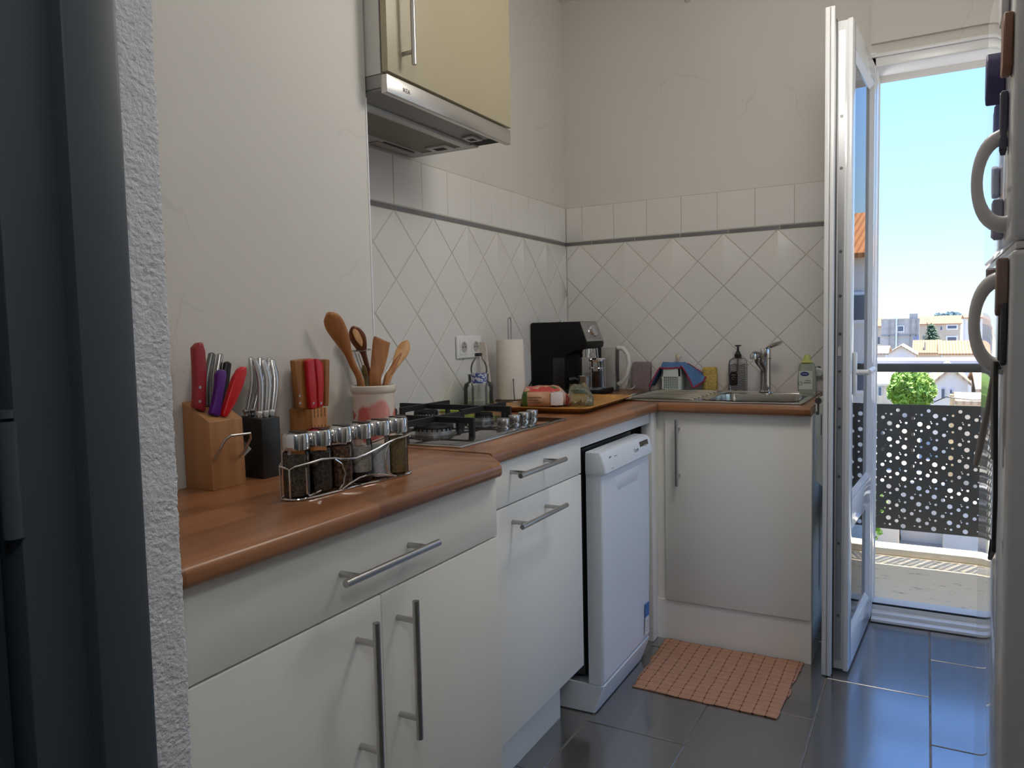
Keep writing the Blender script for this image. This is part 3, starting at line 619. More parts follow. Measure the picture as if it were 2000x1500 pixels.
# small bamboo block
bm_ = wood('bamboo_block', S(160, 100, 52), S(196, 138, 80), 2, 1.4, .5)
sb = Thing('knife_block', 'small slatted bamboo knife block beside the crock', 'knife block', (.334, -2.04, ZT))
sb.part('block', MB().rbox(.302, .365, -2.066, -2.022, ZT, .992, .001), bm_)
for z0, z1 in ((.974, .992), (.950, .958), (.915, .930)):
    for i in range(4): sb.part('slot', MB().box(.3648, .3654, -2.060+i*.010, -2.0585+i*.010, z0, z1), mat('slot_dark', (.05, .025, .012), .8), 0)
ol = wood('olive_handle', S(120, 70, 30), S(176, 120, 62), 2, 2.0, .4)
for x, y, ol_ in ((.345, -2.060, ((823, 442), (900, 431), (922, 560), (912, 780), (852, 780), (836, 600))), (.326, -2.055, ((880, 432), (950, 428), (955, 600), (950, 780), (905, 780), (895, 600))), (.326, -2.035, ((1000, 440), (1045, 432), (1048, 600), (1040, 780), (1003, 780))), (.345, -2.030, ((1040, 434), (1070, 436), (1068, 600), (1064, 778), (1036, 778), (1036, 600)))):
    flat_knife('brown olive wood knife handle in the bamboo block', (x, y, .992), ol_, x, .0075, ol, ((856, 690), (858, 740)) if ol_[0][0] == 823 else (), 'wooden knife handles in the bamboo block')
for x, y, ol_ in ((.3585, -2.055, ((915, 447), (935, 431), (966, 432), (984, 620), (988, 778), (942, 783), (926, 620))), (.352, -2.040, ((972, 431), (996, 431), (1031, 466), (1036, 600), (1030, 774), (993, 774), (989, 600)))):
    flat_knife('red plastic knife handle in the bamboo block', (x, y, .992), ol_, x, .0055, red_p, ((ol_[3][0]-25, 740),), 'red knife handles in the bamboo block')

# ------------------------------------------------------------------ utensil crock
CX, CY = .368, -1.872
ck = mat('crock_glaze', (.70, .64, .55), .15)
def flower(m):
    t = m.node_tree; b = t.nodes['Principled BSDF']; L = t.links.new; co = node(m, 'TexCoord'); base = None; last = None
    n = node(m, 'TexNoise'); n.inputs['Scale'].default_value = 40; n.inputs['Detail'].default_value = 3
    L(co.outputs['Object'], n.inputs['Vector'])
    ad = node(m, 'VectorMath'); ad.operation = 'MULTIPLY_ADD'; ad.inputs[1].default_value = (.022, .022, .022); ad.inputs[2].default_value = (-.011, -.011, -.011)
    L(n.outputs[1], ad.inputs[0]); av = node(m, 'VectorMath'); L(co.outputs['Object'], av.inputs[0]); L(ad.outputs[0], av.inputs[1])
    last = None
    for a, z, r, col in ((-75, .088, .027, S(206, 112, 106)), (-34, .095, .031, S(218, 150, 140)), (-60, .055, .030, S(200, 102, 98)), (-20, .06, .025, S(214, 140, 130)), (-128, .09, .014, S(190, 84, 80)), (-120, .06, .010, S(74, 84, 46)), (40, .08, .03, S(214, 106, 100))):
        v = node(m, 'VectorMath'); v.operation = 'DISTANCE'; v.inputs[1].default_value = (.0475*math.cos(math.radians(a)), .05*math.sin(math.radians(a)), z); L(av.outputs[0], v.inputs[0])
        r_ = node(m, 'MapRange'); r_.inputs['From Min'].default_value = r; r_.inputs['From Max'].default_value = r*.72; L(v.outputs['Value'], r_.inputs['Value'])
        mx = node(m, 'Mix'); mx.data_type = 'RGBA'; mx.inputs[7].default_value = (*col, 1); L(r_.outputs[0], mx.inputs[0])
        if last: L(last, mx.inputs[6])
        else: mx.inputs[6].default_value = b.inputs['Base Color'].default_value
        last = mx.outputs[2]
    L(last, b.inputs['Base Color'])
flower(ck)
cr = Thing('utensil_crock', 'cream ceramic crock painted with pink flowers holding utensils', 'crock', (CX, CY, ZT))
cr.part('pot', MB().lathe([(.044, 0), (.047, .004), (.0475, .137), (.0505, .141), (.0515, .147), (.0505, .153), (.047, .155), (.044, .153), (.0435, .012), (.0005, .010)], (CX, CY, ZT), 48), ck)
RZ = ZT+.03
def utensil(name, label, cat, foot, secs_px, mt, side=None, thick=.004, group=None):
    """secs_px: (px, py, plane x, half width); the handle starts at foot inside the crock"""
    u = Thing(name, label, cat, foot, group=group); pts = [Vector(foot)]+[px(a, b, x=c) for a, b, c, w in secs_px]; ws = [secs_px[0][3]]+[q[3] for q in secs_px]
    def cr(a, i, f):
        p0, p1, p2, p3 = a[max(i-1, 0)], a[i], a[i+1], a[min(i+2, len(a)-1)]
        return .5*((2*p1)+(p2-p0)*f+(2*p0-5*p1+4*p2-p3)*f*f+(-p0+3*p1-3*p2+p3)*f**3)
    N_ = len(pts)-1; wi = ws; ws = [max(.0015, cr(wi, i, f/4)) for i in range(N_) for f in range(4)]+[wi[-1]]; pts = [cr(pts, i, f/4) for i in range(N_) for f in range(4)]+[pts[-1]]
    view = (pts[-1]-CAM).normalized(); secs = []
    for i, p in enumerate(pts):
        d = (pts[min(i+1, len(pts)-1)]-pts[max(i-1, 0)]).normalized(); sd_ = d.cross(view).normalized()
        if side: s2 = Vector(side); sd_ = (s2-d*s2.dot(d)).normalized()
        th_ = d.cross(sd_).normalized(); w = ws[i]; secs.append((p, sd_*w, th_*min(thick, w)))
    return u, u.part('body', MB().loft(secs, 16), mt), pts
uw = wood('utensil_wood', S(150, 92, 48), S(186, 128, 74), 2, 2.0, .5)
ud = wood('utensil_dark_wood', S(92, 46, 24), S(136, 76, 40), 2, 2.0, .45)
ul = wood('utensil_light_wood', S(184, 132, 80), S(206, 158, 104), 2, 2.0, .5)
utensil('wooden_spoon', 'large brown wooden spoon, tallest utensil in the crock', 'spoon', (.370, -1.868, RZ), ((704, 745, .350, .0075), (690, 715, .347, .0075), (680, 690, .345, .009), (668, 662, .343, .017), (655, 637, .342, .021), (646, 620, .341, .017), (641, 612, .341, .005)), uw, thick=.006)
u, b, pts = utensil('wooden_spoon', 'dark wooden spoon with an oval bowl in the crock', 'spoon', (.375, -1.880, RZ), ((724, 745, .335, .005), (717, 715, .333, .0055), (710, 690, .331, .007), (706, 678, .330, .013), (699, 660, .330, .018), (692, 645, .330, .013), (689, 638, .330, .004)), ud, thick=.005)
u.part('bowl_hollow', MB().loft([(px(706, 676, x=.337), (0, .003, 0), (.001, 0, .001)), (px(702, 663, x=.3375), (0, .014, 0), (.0015, 0, 0)), (px(695, 648, x=.3375), (0, .012, 0), (.0015, 0, 0)), (px(692, 642, x=.337), (0, .003, 0), (.001, 0, 0))], 14), ul)
utensil('spatula', 'flat wooden spatula standing in the crock', 'spatula', (.372, -1.862, RZ), ((733, 748, .372, .013), (737, 720, .373, .0155), (742, 690, .374, .0185), (745, 668, .375, .0195), (746, 664, .375, .0185)), uw, thick=.0035)
utensil('wooden_spoon', 'pale wooden spoon with a round bowl in the crock', 'spoon', (.372, -1.885, RZ), ((757, 748, .362, .006), (768, 722, .360, .0065), (776, 705, .359, .011), (785, 688, .358, .0155), (792, 674, .358, .0125), (796, 667, .358, .004)), ul, thick=.005)
utensil('salad_fork', 'narrow wooden fork handle crossing the pale spoon', 'utensil', (.378, -1.858, RZ), ((753, 748, .378, .006), (764, 725, .380, .0065), (774, 705, .381, .005), (784, 690, .382, .002)), uw, thick=.004)
utensil('wooden_stick', 'short dark handle low in the back of the crock', 'utensil', (.360, -1.89, RZ), ((702, 748, .336, .006), (699, 730, .334, .006), (697, 726, .334, .005)), ud, thick=.005)
utensil('wooden_scoop', 'slim greenish wooden scoop low in the crock', 'utensil', (.366, -1.895, RZ), ((716, 748, .345, .005), (713, 730, .344, .006), (711, 718, .344, .0055), (710, 713, .344, .002)), wood('greenish_wood', S(110, 92, 52), S(140, 118, 70), 2, 2, .5), thick=.003)
ws = Thing('wire_masher', 'wire masher with a flat round coil head in the crock', 'masher', (.365, -1.875, RZ))
c0 = px(706, 684, x=.322); m = MB()
for i in range(1, 4): m.tube([(c0.x+.022*i/3*math.cos(t)*.8, c0.y+.026*i/3*math.sin(t), c0.z+.002*math.sin(t)) for t in [2*PI*j/24 for j in range(24)]], .0011, 6, True)
for a in (0, 1.05, 2.1): m.tube([(c0.x-.018*math.cos(a), c0.y-.026*math.sin(a), c0.z), (c0.x+.018*math.cos(a), c0.y+.026*math.sin(a), c0.z)], .0011, 6)
ws.part('coil_head', m, steel)
ws.part('wire_handle', MB().tube([(.365, -1.875, RZ), tuple(px(713, 745, x=.335)), tuple(px(693, 688, x=.328)), (c0.x, c0.y-.020, c0.z)], .0016, 6).tube([(.368, -1.87, RZ), tuple(px(717, 745, x=.335)), tuple(px(700, 690, x=.328))], .0016, 6), steel)

# ------------------------------------------------------------------ spice rack with six jars
JX = [.553+.0045*i for i in range(6)]; JY = [-2.303+.0478*i for i in range(6)]
rk = Thing('spice_rack', 'chrome wire spice rack holding six glass jars', 'rack', (.565, -2.18, ZT))
def JL(t, off): return (.553+.0225*t+off*.995, -2.303+.239*t-off*.09)
m = MB(); lp = []
for i in range(41):
    t = i/40; lp.append((t*1.14-.07, .027))
outer = [(*JL(t, .027*(1-.16*math.sin(PI*max(0, min(1, (t-.33)/.34)))**2)), .8765) for t in [i/30*1.0 for i in range(31)]]
outer += [(*JL(1+.115*math.sin(a), .027*math.cos(a)), .8765) for a in [PI*i/10 for i in range(1, 10)]]
outer += [(*JL(t, -.027), .8765) for t in [1-i/30 for i in range(31)]]
outer += [(*JL(-.115*math.sin(a), -.027*math.cos(a)), .8765) for a in [PI*i/10 for i in range(1, 10)]]
rk.part('base_wire', m.tube(outer, .0018, 8, True), chrome)
def wave(t): return .912+.010*math.cos(2*PI*(t-.15)*1.05)*1.2
# upper front wire swings down to cross, lower front wire swings up
rk.part('front_wire', MB().tube([(*JL(-.10, .010), .879), (*JL(-.105, .012), .926), (*JL(-.09, .020), .9305), (*JL(0, .0275), .9335), (*JL(.12, .028), .9365), (*JL(.24, .028), .934), (*JL(.34, .027), .9285), (*JL(.45, .026), .926), (*JL(.55, .026), .929), (*JL(.68, .027), .936), (*JL(.80, .028), .944), (*JL(.92, .028), .948), (*JL(1.05, .024), .950), (*JL(1.115, .010), .949), (*JL(1.115, .0), .945)], .0019, 8), chrome)
rk.part('front_wire', MB().tube([(*JL(-.02, .0285), .928), (*JL(-.02, .0285), .885), (*JL(.0, .0285), .8805), (*JL(.10, .0285), .885)], .0017, 8).tube([(*JL(.24, .0285), .932), (*JL(.30, .029), .922), (*JL(.33, .029), .905), (*JL(.31, .029), .887), (*JL(.27, .029), .879)], .0017, 8).tube([(*JL(.30, .0285), .879), (*JL(.38, .028), .885), (*JL(.48, .0275), .891), (*JL(.58, .0275), .892), (*JL(.70, .028), .888), (*JL(.80, .0285), .8815), (*JL(.86, .0285), .8785)], .0017, 8).tube([(*JL(.80, .0285), .943), (*JL(.755, .029), .925), (*JL(.745, .029), .905), (*JL(.77, .029), .889), (*JL(.83, .029), .8795)], .0017, 8), chrome)
rk.part('back_wire', MB().tube([(*JL(-.10, .010), .926), (*JL(-.11, -.01), .930), (*JL(-.04, -.027), .932), (*JL(.5, -.027), .928), (*JL(1.04, -.027), .944), (*JL(1.115, 0), .946)], .0018, 8).cyl((*JL(-.11, -.01), .930), (*JL(-.11, -.01), .877), .0017).cyl((*JL(1.115, 0), .945), (*JL(1.115, 0), .877), .0017), chrome)
for t in (0, .5, 1): rk.part('base_cross_wire', MB().tube([(*JL(t, -.027), .8765), (*JL(t, .0235), .8765)], .0014, 6), chrome)
sp_m = [('dried dark herb flakes', mat('herb_flakes', (.13, .10, .065), .9, var=(260, .8), bump=(260, 1, .003))), ('black peppercorns', mat('pepper', (.10, .075, .055), .8, var=(200, .8), bump=(200, 1, .003))),
        ('brown curled spice', mat('brown_spice', (.20, .10, .05), .85, var=(160, .8), bump=(160, 1, .004))), ('pale sea salt over a dark base', mat('pale_salt', (.60, .55, .48), .9, var=(220, .25), bump=(250, .8, .002))),
        ('coarse white salt', mat('white_salt', (.78, .79, .78), .7, var=(140, .15), bump=(140, 1, .003))), ('mustard brown ground spice', mat('mustard_spice', (.36, .25, .11), .9, var=(180, .25), bump=(300, .8, .002)))]
lidtop = mat('reflection_black', (.02, .02, .02), .3)
for i in range(6):
    j = Thing('spice_jar', 'round glass spice jar with a chrome lid holding '+sp_m[i][0], 'jar', (JX[i], JY[i], .878))
    q = (JX[i], JY[i], .878); rj = .0222
    j.part('glass', MB().lathe([(rj-.002, 0), (rj, .002), (rj, .070), (rj-.001, .074), (rj-.004, .076)], q, 28), clear)
    lv = (.066, .066, .070, .062, .058, .068)[i]
    if i == 3: j.part('contents', MB().lathe([(rj-.0025, .018), (rj-.0018, .020), (rj-.0018, lv), (.0005, lv+.002)], q, 24), sp_m[i][1]); j.part('contents', MB().lathe([(rj-.0025, .002), (rj-.0018, .004), (rj-.0018, .0178)], q, 24), mat('dark_seed', (.03, .015, .015), .8, bump=(260, 1, .002)))
    else: j.part('contents', MB().lathe([(rj-.0025, .002), (rj-.0018, .004), (rj-.0018, lv), (.0005, lv+.002)], q, 24), sp_m[i][1])
    l = j.part('lid', MB().lathe([(rj+.0004, .078), (rj+.0008, .080), (rj+.0008, .102), (rj-.001, .105), (.0005, .1055)], q, 32), chrome)
    m = MB().add([(q[0]+(rj-.002)*math.cos(t), q[1]+(rj-.002)*math.sin(t), q[2]+.1062) for t in [-.25+i2*PI/14 for i2 in range(15)]], [tuple(range(15))])
    child(j, 'lid_reflection', MB().prism([(a[0], a[1]) for a in [(v[0], v[1]) for v in m.v]], q[2]+.1045, q[2]+.1064), lidtop, l)  # black half disc on the lid paints in a dark reflection

# ------------------------------------------------------------------ things by the hob and in the corner
o = Thing('double_socket', 'white double wall socket on the tiles behind the bottle', 'socket', (0, -.879, 1.091))
o.part('plate', MB().rbox(.001, .010, -.963, -.797, 1.050, 1.132, .005, 3), white_p)
for y in (-.922, -.840):
    f = o.part('insert', MB().rbox(.009, .0125, y-.026, y+.026, 1.064, 1.118, .002), white_p)
    child(o, 'socket_well', MB().rings([[(.0128, y+.020*math.cos(t), 1.091+.020*math.sin(t)) for t in [2*PI*i/24 for i in range(24)]], [(.0045, y+.0185*math.cos(t), 1.091+.0185*math.sin(t)) for t in [2*PI*i/24 for i in range(24)]]]), mat('socket_well', (.42, .40, .36), .5), f)
    for dz, dy in ((.0, -.008), (0, .008)): child(o, 'pin_hole', MB().cyl((.0126, y+dy, 1.091+dz), (.0134, y+dy, 1.091+dz), .0027, n=10), dark_gap, f)
    child(o, 'earth_pin', MB().cyl((.0126, y, 1.103), (.019, y, 1.103), .0024, n=10), steel, f)
# chopping boards under the bottle
tag(MB().rbox(.012, .158, -1.09, -.83, ZT, ZT+.008, .003).build('chopping_board', mat('lime_plastic', (.36, .50, .06), .4), loc=(.085, -.96, ZT)), 'lime green plastic chopping board lying under the glass jar', 'chopping board')
tag(MB().rbox(.030, .172, -.822, -.60, ZT, ZT+.009, .003).build('chopping_board', wood('board_wood', S(178, 130, 92), S(200, 156, 116), 1, 1, .5), loc=(.10, -.71, ZT)), 'pale wooden board lying under the paper towel holder', 'chopping board')
ZB = ZT+.008
# water bottle
BX, BY = .126, -1.012
bt = Thing('water_bottle', 'small clear plastic bottle with a black neck ring and blue printed label', 'bottle', (BX, BY, ZB))
pr = [(.022, 0), (.027, .004)]+[(.0275 if i % 2 else .0262, .010+i*.0065) for i in range(11)]+[(.0275, .084), (.0275, .120), (.029, .130), (.0285, .142), (.024, .158), (.015, .170), (.0115, .175), (.0115, .190), (.010, .190)]
bt.part('body', MB().lathe(pr, (BX, BY, ZB), 28, cap=False), clearp)
bt.part('water', MB().lathe([(.021, .002), (.0255, .006), (.0255, .078), (.0005, .078)], (BX, BY, ZB), 24), glass('water', (.93, .97, .96), 0, .12, (.75, .8, .78), 1.33))
lb = mat('bottle_label', (.55, .57, .62), .4)
def label_print(m, ink_col, sx, sz):
    t = m.node_tree; b = t.nodes['Principled BSDF']; L = t.links.new; co = node(m, 'TexCoord'); mp = node(m, 'Mapping'); mp.inputs['Scale'].default_value = (sx, sx, sz)
    v = node(m, 'TexVoronoi'); v.inputs['Scale'].default_value = 1; v.distance = 'CHEBYCHEV'; r = node(m, 'ValToRGB'); r.color_ramp.interpolation = 'CONSTANT'
    r.color_ramp.elements[0].color = b.inputs['Base Color'].default_value; r.color_ramp.elements[1].position = .52; r.color_ramp.elements[1].color = (*ink_col, 1)
    L(co.outputs['Object'], mp.inputs[0]); L(mp.outputs[0], v.inputs['Vector']); L(v.outputs['Color'], r.inputs[0]); L(r.outputs[0], b.inputs['Base Color'])
label_print(lb, (.05, .08, .30), 130, 220)
bt.part('label', MB().lathe([(.0279, .088), (.0279, .122)], (BX, BY, ZB), 28, cap=False), lb)
bt.part('neck_ring', MB().lathe([(.0125, .180), (.013, .181), (.013, .188), (.0122, .1905)], (BX, BY, ZB), 20), black)
# glass jar behind the bottle
jr = Thing('glass_jar', 'wide clear glass jar standing behind the water bottle', 'jar', (.070, -.925, ZB))
jr.part('body', MB().lathe([(.049, 0), (.053, .004), (.053, .068), (.049, .080), (.036, .088), (.036, .108), (.040, .112), (.036, .112), (.033, .106), (.033, .090), (.046, .078), (.0505, .066), (.0505, .008), (.0005, .007)], (.070, -.925, ZB), 36), glass('jar_glass', (.97, .99, .975), .02, .06, (.75, .82, .76), 1.35))
jr.part('contents', MB().lathe([(.045, .009), (.0485, .012), (.0485, .020), (.0005, .022)], (.070, -.925, ZB), 24), mat('jar_seed', (.62, .55, .32), .8, bump=(200, 1, .003)))
# paper towel holder and roll
TX, TY = .105, -.750
th_ = Thing('paper_towel_holder', 'steel wire paper towel holder with a tall loop handle', 'holder', (TX, TY, ZT+.009))
th_.part('base', MB().tube([(TX+.058*math.cos(t), TY+.058*math.sin(t), ZT+.012) for t in [2*PI*i/32 for i in range(32)]], .003, 8, True), steel_d)
th_.part('loop', MB().tube([(TX, TY-.011, ZT+.02), (TX, TY-.011, 1.155), (TX, TY-.0125, 1.180), (TX, TY-.008, 1.192), (TX, TY, 1.196), (TX, TY+.008, 1.192), (TX, TY+.0125, 1.180), (TX, TY+.011, 1.155), (TX, TY+.011, ZT+.02)], .0022, 8), steel)
th_.part('spring_arm', MB().tube([(TX+.045, TY-.055, ZT+.014), (TX+.043, TY-.056, .925), (TX+.041, TY-.054, .966)], .002, 8).lathe([(.0005, -.004), (.004, 0), (.0005, .004)], (TX+.041, TY-.054, .968), 10), steel_d)
pt = MB().lathe([(.017, .008), (.048, .008), (.0535, .012), (.0525, .115), (.0508, .225), (.049, .231), (.017, .231), (.017, .008)], (TX, TY, ZT+.008), 40, cap=False)
tag(pt.build('paper_towel_roll', mat('paper_towel', (.76, .70, .62), .95, spec=.1, bump=(110, .35, .002)), loc=(TX, TY, ZT+.016)), 'cream embossed paper towel roll on the wire holder', 'paper towel')
# thin board leaning between bottle and roll
_t, _b0 = px(941, 668, x=.022), px(956, 787, x=.062); _b0.z = ZT+.009
lean = MB().add([v+Vector((dx, dy, 0)) for v, dx0 in ((_b0, 0), (_t, 0)) for dx, dy in ((-.016, -.003), (.016, -.003), (.016, .003), (-.016, .003))], [(3,2,1,0),(4,5,6,7),(0,1,5,4),(1,2,6,5),(2,3,7,6),(3,0,4,7)])
tag(lean.build('leaning_slat', mat('cream_board', (.66, .60, .52), .5), ang=0, loc=tuple(_b0)), 'thin cream slat leaning on the tiles beside the paper towels', 'slat')

# coffee machine
cm = Thing('coffee_machine', 'black espresso machine with a silver control panel and dial', 'coffee machine', (.13, -.29, ZT))
bk = mat('machine_black', (.006, .006, .007), .5, spec=.25); sv = mat('silver_panel', (.36, .355, .34), .35, .7)
Y0c, Y1c = -.385, -.205
cm.part('body', MB().prism([(.004, .897), (.004, 1.172), (.009, 1.178), (.228, 1.178), (.262, 1.088), (.259, 1.070), (.250, 1.066), (.205, 1.060), (.183, 1.047), (.160, 1.040), (.160, .897)], Y0c, Y1c, 'y', .004, 2), bk)
cm.part('base', MB().prism([(.004, ZT), (.004, .899), (.300, .899), (.306, .893), (.300, ZT)], Y0c, Y1c, 'y', .003, 2), bk)
cm.part('drip_grid', MB().rbox(.175, .296, Y0c+.012, Y1c-.012, .898, .902, .001), steel)
cm.part('side_recess', MB().rbox(.105, .158, Y0c-.002, Y0c+.01, .900, 1.030, .002), mat('machine_black2', (.016, .016, .018), .25))
pdir = (Vector((.262, 0, 1.088))-Vector((.228, 0, 1.178))).normalized(); pn = Vector((-pdir.z, 0, pdir.x))
def pp(s_, y, d): v = Vector((.228, y, 1.178))+pdir*s_+pn*d; return (v.x, v.y, v.z)
m = MB().add([pp(s_, y, d) for d in (-.002, .0022) for s_, y in ((.003, Y0c+.004), (.003, Y1c-.004), (.088, Y1c-.002), (.088, Y0c+.002))], [(3,2,1,0),(4,5,6,7),(0,1,5,4),(1,2,6,5),(2,3,7,6),(3,0,4,7)])
pa = cm.part('control_panel', m, sv, 0)
yc = (Y0c+Y1c)/2
dl = child(cm, 'dial', MB().tube([pp(.045, yc, .002), pp(.045, yc, .012)], [.026, .024], 28), chrome, pa)
child(cm, 'dial_grip', MB().add([pp(.045+a, yc+b, d) for d in (.011, .022) for a, b in ((-.023, -.006), (-.023, .006), (.023, .006), (.023, -.006))], [(3,2,1,0),(4,5,6,7),(0,1,5,4),(1,2,6,5),(2,3,7,6),(3,0,4,7)]), steel, pa)
for a, b in ((.072, -.05), (.076, .052), (.076, .060), (.018, -.02), (.018, .02), (.045, -.05), (.045, .05)): child(cm, 'print_mark', MB().add([pp(a+i, yc+b+j, .0027) for i, j in ((-.002, -.003), (-.002, .003), (.002, .003), (.002, -.003))]+[pp(a+i, yc+b+j, .002) for i, j in ((-.002, -.003), (-.002, .003), (.002, .003), (.002, -.003))], [(0,1,2,3),(7,6,5,4)]), ink, pa, ang=0)
cm.part('group_head', MB().cyl((.215, yc, 1.068), (.215, yc, 1.045), .030, n=28).cyl((.215, yc, 1.045), (.215, yc, 1.030), .024, n=28), chrome)
cm.part('steam_wand', MB().tube([(.235, Y1c-.02, 1.066), (.240, Y1c-.018, 1.01), (.250, Y1c-.01, .93)], .004, 8), chrome)
cm.part('lid_knob', MB().lathe([(.018, 0), (.018, .004), (.010, .007), (.0005, .008)], (.10, yc, 1.178), 20), chrome)
tag(MB().tube([(.012, -.395, .935), (.02, -.44, .915), (.03, -.50, .885), (.04, -.54, .878), (.03, -.60, .878)], .0032, 8).build('power_cord', black, loc=(.02, -.5, .878)), 'black power cord behind the coffee machine', 'cord')
# french press and steel jug under the spout
fp = Thing('cafetiere', 'small glass coffee press half full of coffee under the machine spout', 'coffee press', (.268, -.295, .902))
q = (.268, -.295, .902)
fp.part('glass', MB().lathe([(.030, .001), (.032, .003), (.032, .112), (.034, .116)], q, 28, cap=False), clear)
fp.part('coffee', MB().lathe([(.028, .003), (.0305, .006), (.0305, .070), (.0005, .071)], q, 24), mat('coffee', (.012, .005, .003), .1))
fp.part('lid', MB().lathe([(.034, .110), (.035, .112), (.035, .118), (.028, .124), (.0005, .125)], q, 28), chrome)
fp.part('metal_frame', MB().tube([(q[0]+.0335*math.cos(t), q[1]+.0335*math.sin(t), q[2]+.082) for t in [2*PI*i/28 for i in range(28)]], .0025, 6, True).cyl((q[0]+.033, q[1]-.008, q[2]), (q[0]+.033, q[1]-.008, q[2]+.115), .002).cyl((q[0]-.02, q[1]-.027, q[2]), (q[0]-.02, q[1]-.027, q[2]+.115), .002), chrome)
pf = Thing('portafilter', 'steel filter holder with a black handle on the drip tray', 'filter holder', (.232, -.352, .902))
pf.part('cup', MB().lathe([(.018, 0), (.022, .004), (.025, .045), (.027, .052), (.024, .052), (.020, .01), (.0005, .008)], (.232, -.352, .902), 28), steel)
pf.part('handle', MB().tube([(.214, -.360, .935), (.195, -.375, .945), (.178, -.392, .940)], [.007, .010, .011], 12), black)
# tall jug with white handle behind the machine
jx, jy = .245, -.115
jg = Thing('water_jug', 'clear plastic jug with a big white curved handle behind the coffee machine', 'jug', (jx, jy, ZT))
jg.part('body', MB().lathe([(.042, 0), (.046, .004), (.048, .19), (.0465, .19), (.0445, .008), (.0005, .006)], (jx, jy, ZT), 32), glass('jug_plastic', (.93, .93, .91), .05, .10, (.8, .78, .72)))
jg.part('handle', MB().tube([(jx+.044, jy-.004, 1.062), (jx+.070, jy-.006, 1.060), (jx+.092, jy-.008, 1.035), (jx+.098, jy-.008, .995), (jx+.088, jy-.008, .950), (jx+.066, jy-.006, .915), (jx+.046, jy-.004, .905)], [.009, .010, .010, .010, .010, .009, .008], 12), mat('jug_white', (.72, .70, .64), .35))
tag(MB().tube([(.33, -.09, .925), (.345, -.10, .915), (.365, -.11, .895), (.352, -.12, .884), (.325, -.125, .884), (.33, -.10, .905)], .0028, 8, True).build('wire_clip', steel, loc=(.34, -.11, .88)), 'bent wire clip lying beside the water jug', 'clip')

# bamboo tray with a bag of bread
tc_ = Vector((.350, -.775, ZT)); trz = .055
ty = Thing('serving_tray', 'honey coloured bamboo tray with raised edges beside the hob', 'tray', tc_, trz, local=True)
bam = wood('bamboo_tray', S(180, 124, 58), S(206, 154, 82), 1, 1.0, .35, (.02, .3))
def trr(hx, hy, z): return rr(-hx, hx, -hy, hy, .025, z, 4)
ty.part('tray_body', MB().rings([trr(.130, .225, 0), trr(.162, .255, .017), trr(.166, .259, .0195), trr(.163, .256, .021), trr(.128, .222, .0055), trr(.10, .19, .005)], cap=True), bam)
bg_ = Thing('bread_bag', 'crumpled printed bag of bread lying on the bamboo tray', 'bread bag', (.335, -.83, ZT+.006))
bp = mat('bread_bag_print', (.50, .36, .24), .35)
def bagprint(m):
    t = m.node_tree; b = t.nodes['Principled BSDF']; L = t.links.new; co = node(m, 'TexCoord'); s_ = node(m, 'SeparateXYZ'); L(co.outputs['Object'], s_.inputs[0])
    # bands along the bag, then red and green print on its top
    r = node(m, 'ValToRGB'); r.color_ramp.interpolation = 'CONSTANT'; mr_ = node(m, 'MapRange'); mr_.inputs['From Min'].default_value = -.14; mr_.inputs['From Max'].default_value = .14
    L(s_.outputs['X'], mr_.inputs['Value']); L(mr_.outputs[0], r.inputs[0]); e = r.color_ramp.elements
    e[0].color = (*S(70, 116, 58), 1); e[1].position = .13; e[1].color = (*S(205, 158, 124), 1)
    for p, c_ in ((.42, S(178, 60, 52)), (.47, S(214, 186, 176)), (.60, S(190, 90, 76)), (.74, S(204, 160, 130)), (.88, S(84, 122, 66))): q_ = e.new(p); q_.color = (*c_, 1)
    n = node(m, 'TexVoronoi'); n.inputs['Scale'].default_value = 34; r2 = node(m, 'ValToRGB'); r2.color_ramp.interpolation = 'CONSTANT'; f = r2.color_ramp.elements
    f[0].color = (*S(196, 70, 62), 1); f[1].position = .35; f[1].color = (*S(206, 160, 124), 1); g_ = f.new(.6); g_.color = (*S(66, 92, 52), 1); g_ = f.new(.72); g_.color = (*S(190, 84, 90), 1)
    L(co.outputs['Object'], n.inputs['Vector']); L(n.outputs['Color'], r2.inputs[0])
    z = node(m, 'MapRange'); z.inputs['From Min'].default_value = .052; z.inputs['From Max'].default_value = .056; L(s_.outputs['Z'], z.inputs['Value'])
    mx = node(m, 'Mix'); mx.data_type = 'RGBA'; L(z.outputs[0], mx.inputs[0]); L(r.outputs[0], mx.inputs[6]); L(r2.outputs[0], mx.inputs[7]); L(mx.outputs[2], b.inputs['Base Color'])
bagprint(bp)
def blob(L0, L1, hy, h, n=26, k=20, amp=.006, seed=0):
    """a soft bag along x with a rounded boxy section, pinched to the right end"""
    rings = []
    for i in range(n):
        u = i/(n-1); x = L0+(L1-L0)*u; e = min(1, (u*9)**.5) * (1 if u < .62 else max(.05, 1-((u-.62)/.38)**1.6*.75)); ring = []
        for j in range(k):
            t = 2*PI*j/k; cx, sx = math.cos(t), math.sin(t); q_ = (abs(cx)**3.2+abs(sx)**3.2)**(-1/3.2)
            nz = noise.fractal(Vector((x*22+seed, cx*1.6, sx*1.6)), 1, 2, 3)*amp*(1+1.6*max(0, u-.55))
            ring.append((x, cx*q_*(hy*e+nz), max(.0005, h/2*(1+(.0 if u < .5 else 0))+sx*q_*(h/2*e+nz)*1.0-(h/2)*(1-e)*.8)))
        rings.append(ring)
    return MB().rings(rings)
bg_.o.rotation_euler = (0, 0, .42)
bg_.local = True
bg_.part('bag', blob(-.130, .050, .062, .072, seed=1), bp, 60)
bg_.part('clear_end', blob(.034, .125, .058, .072, 18, 24, .018, 5).xf(Matrix.Identity(4)), glass('cellophane', (.88, .90, .84), .10, .22, (.38, .46, .30)), 60)
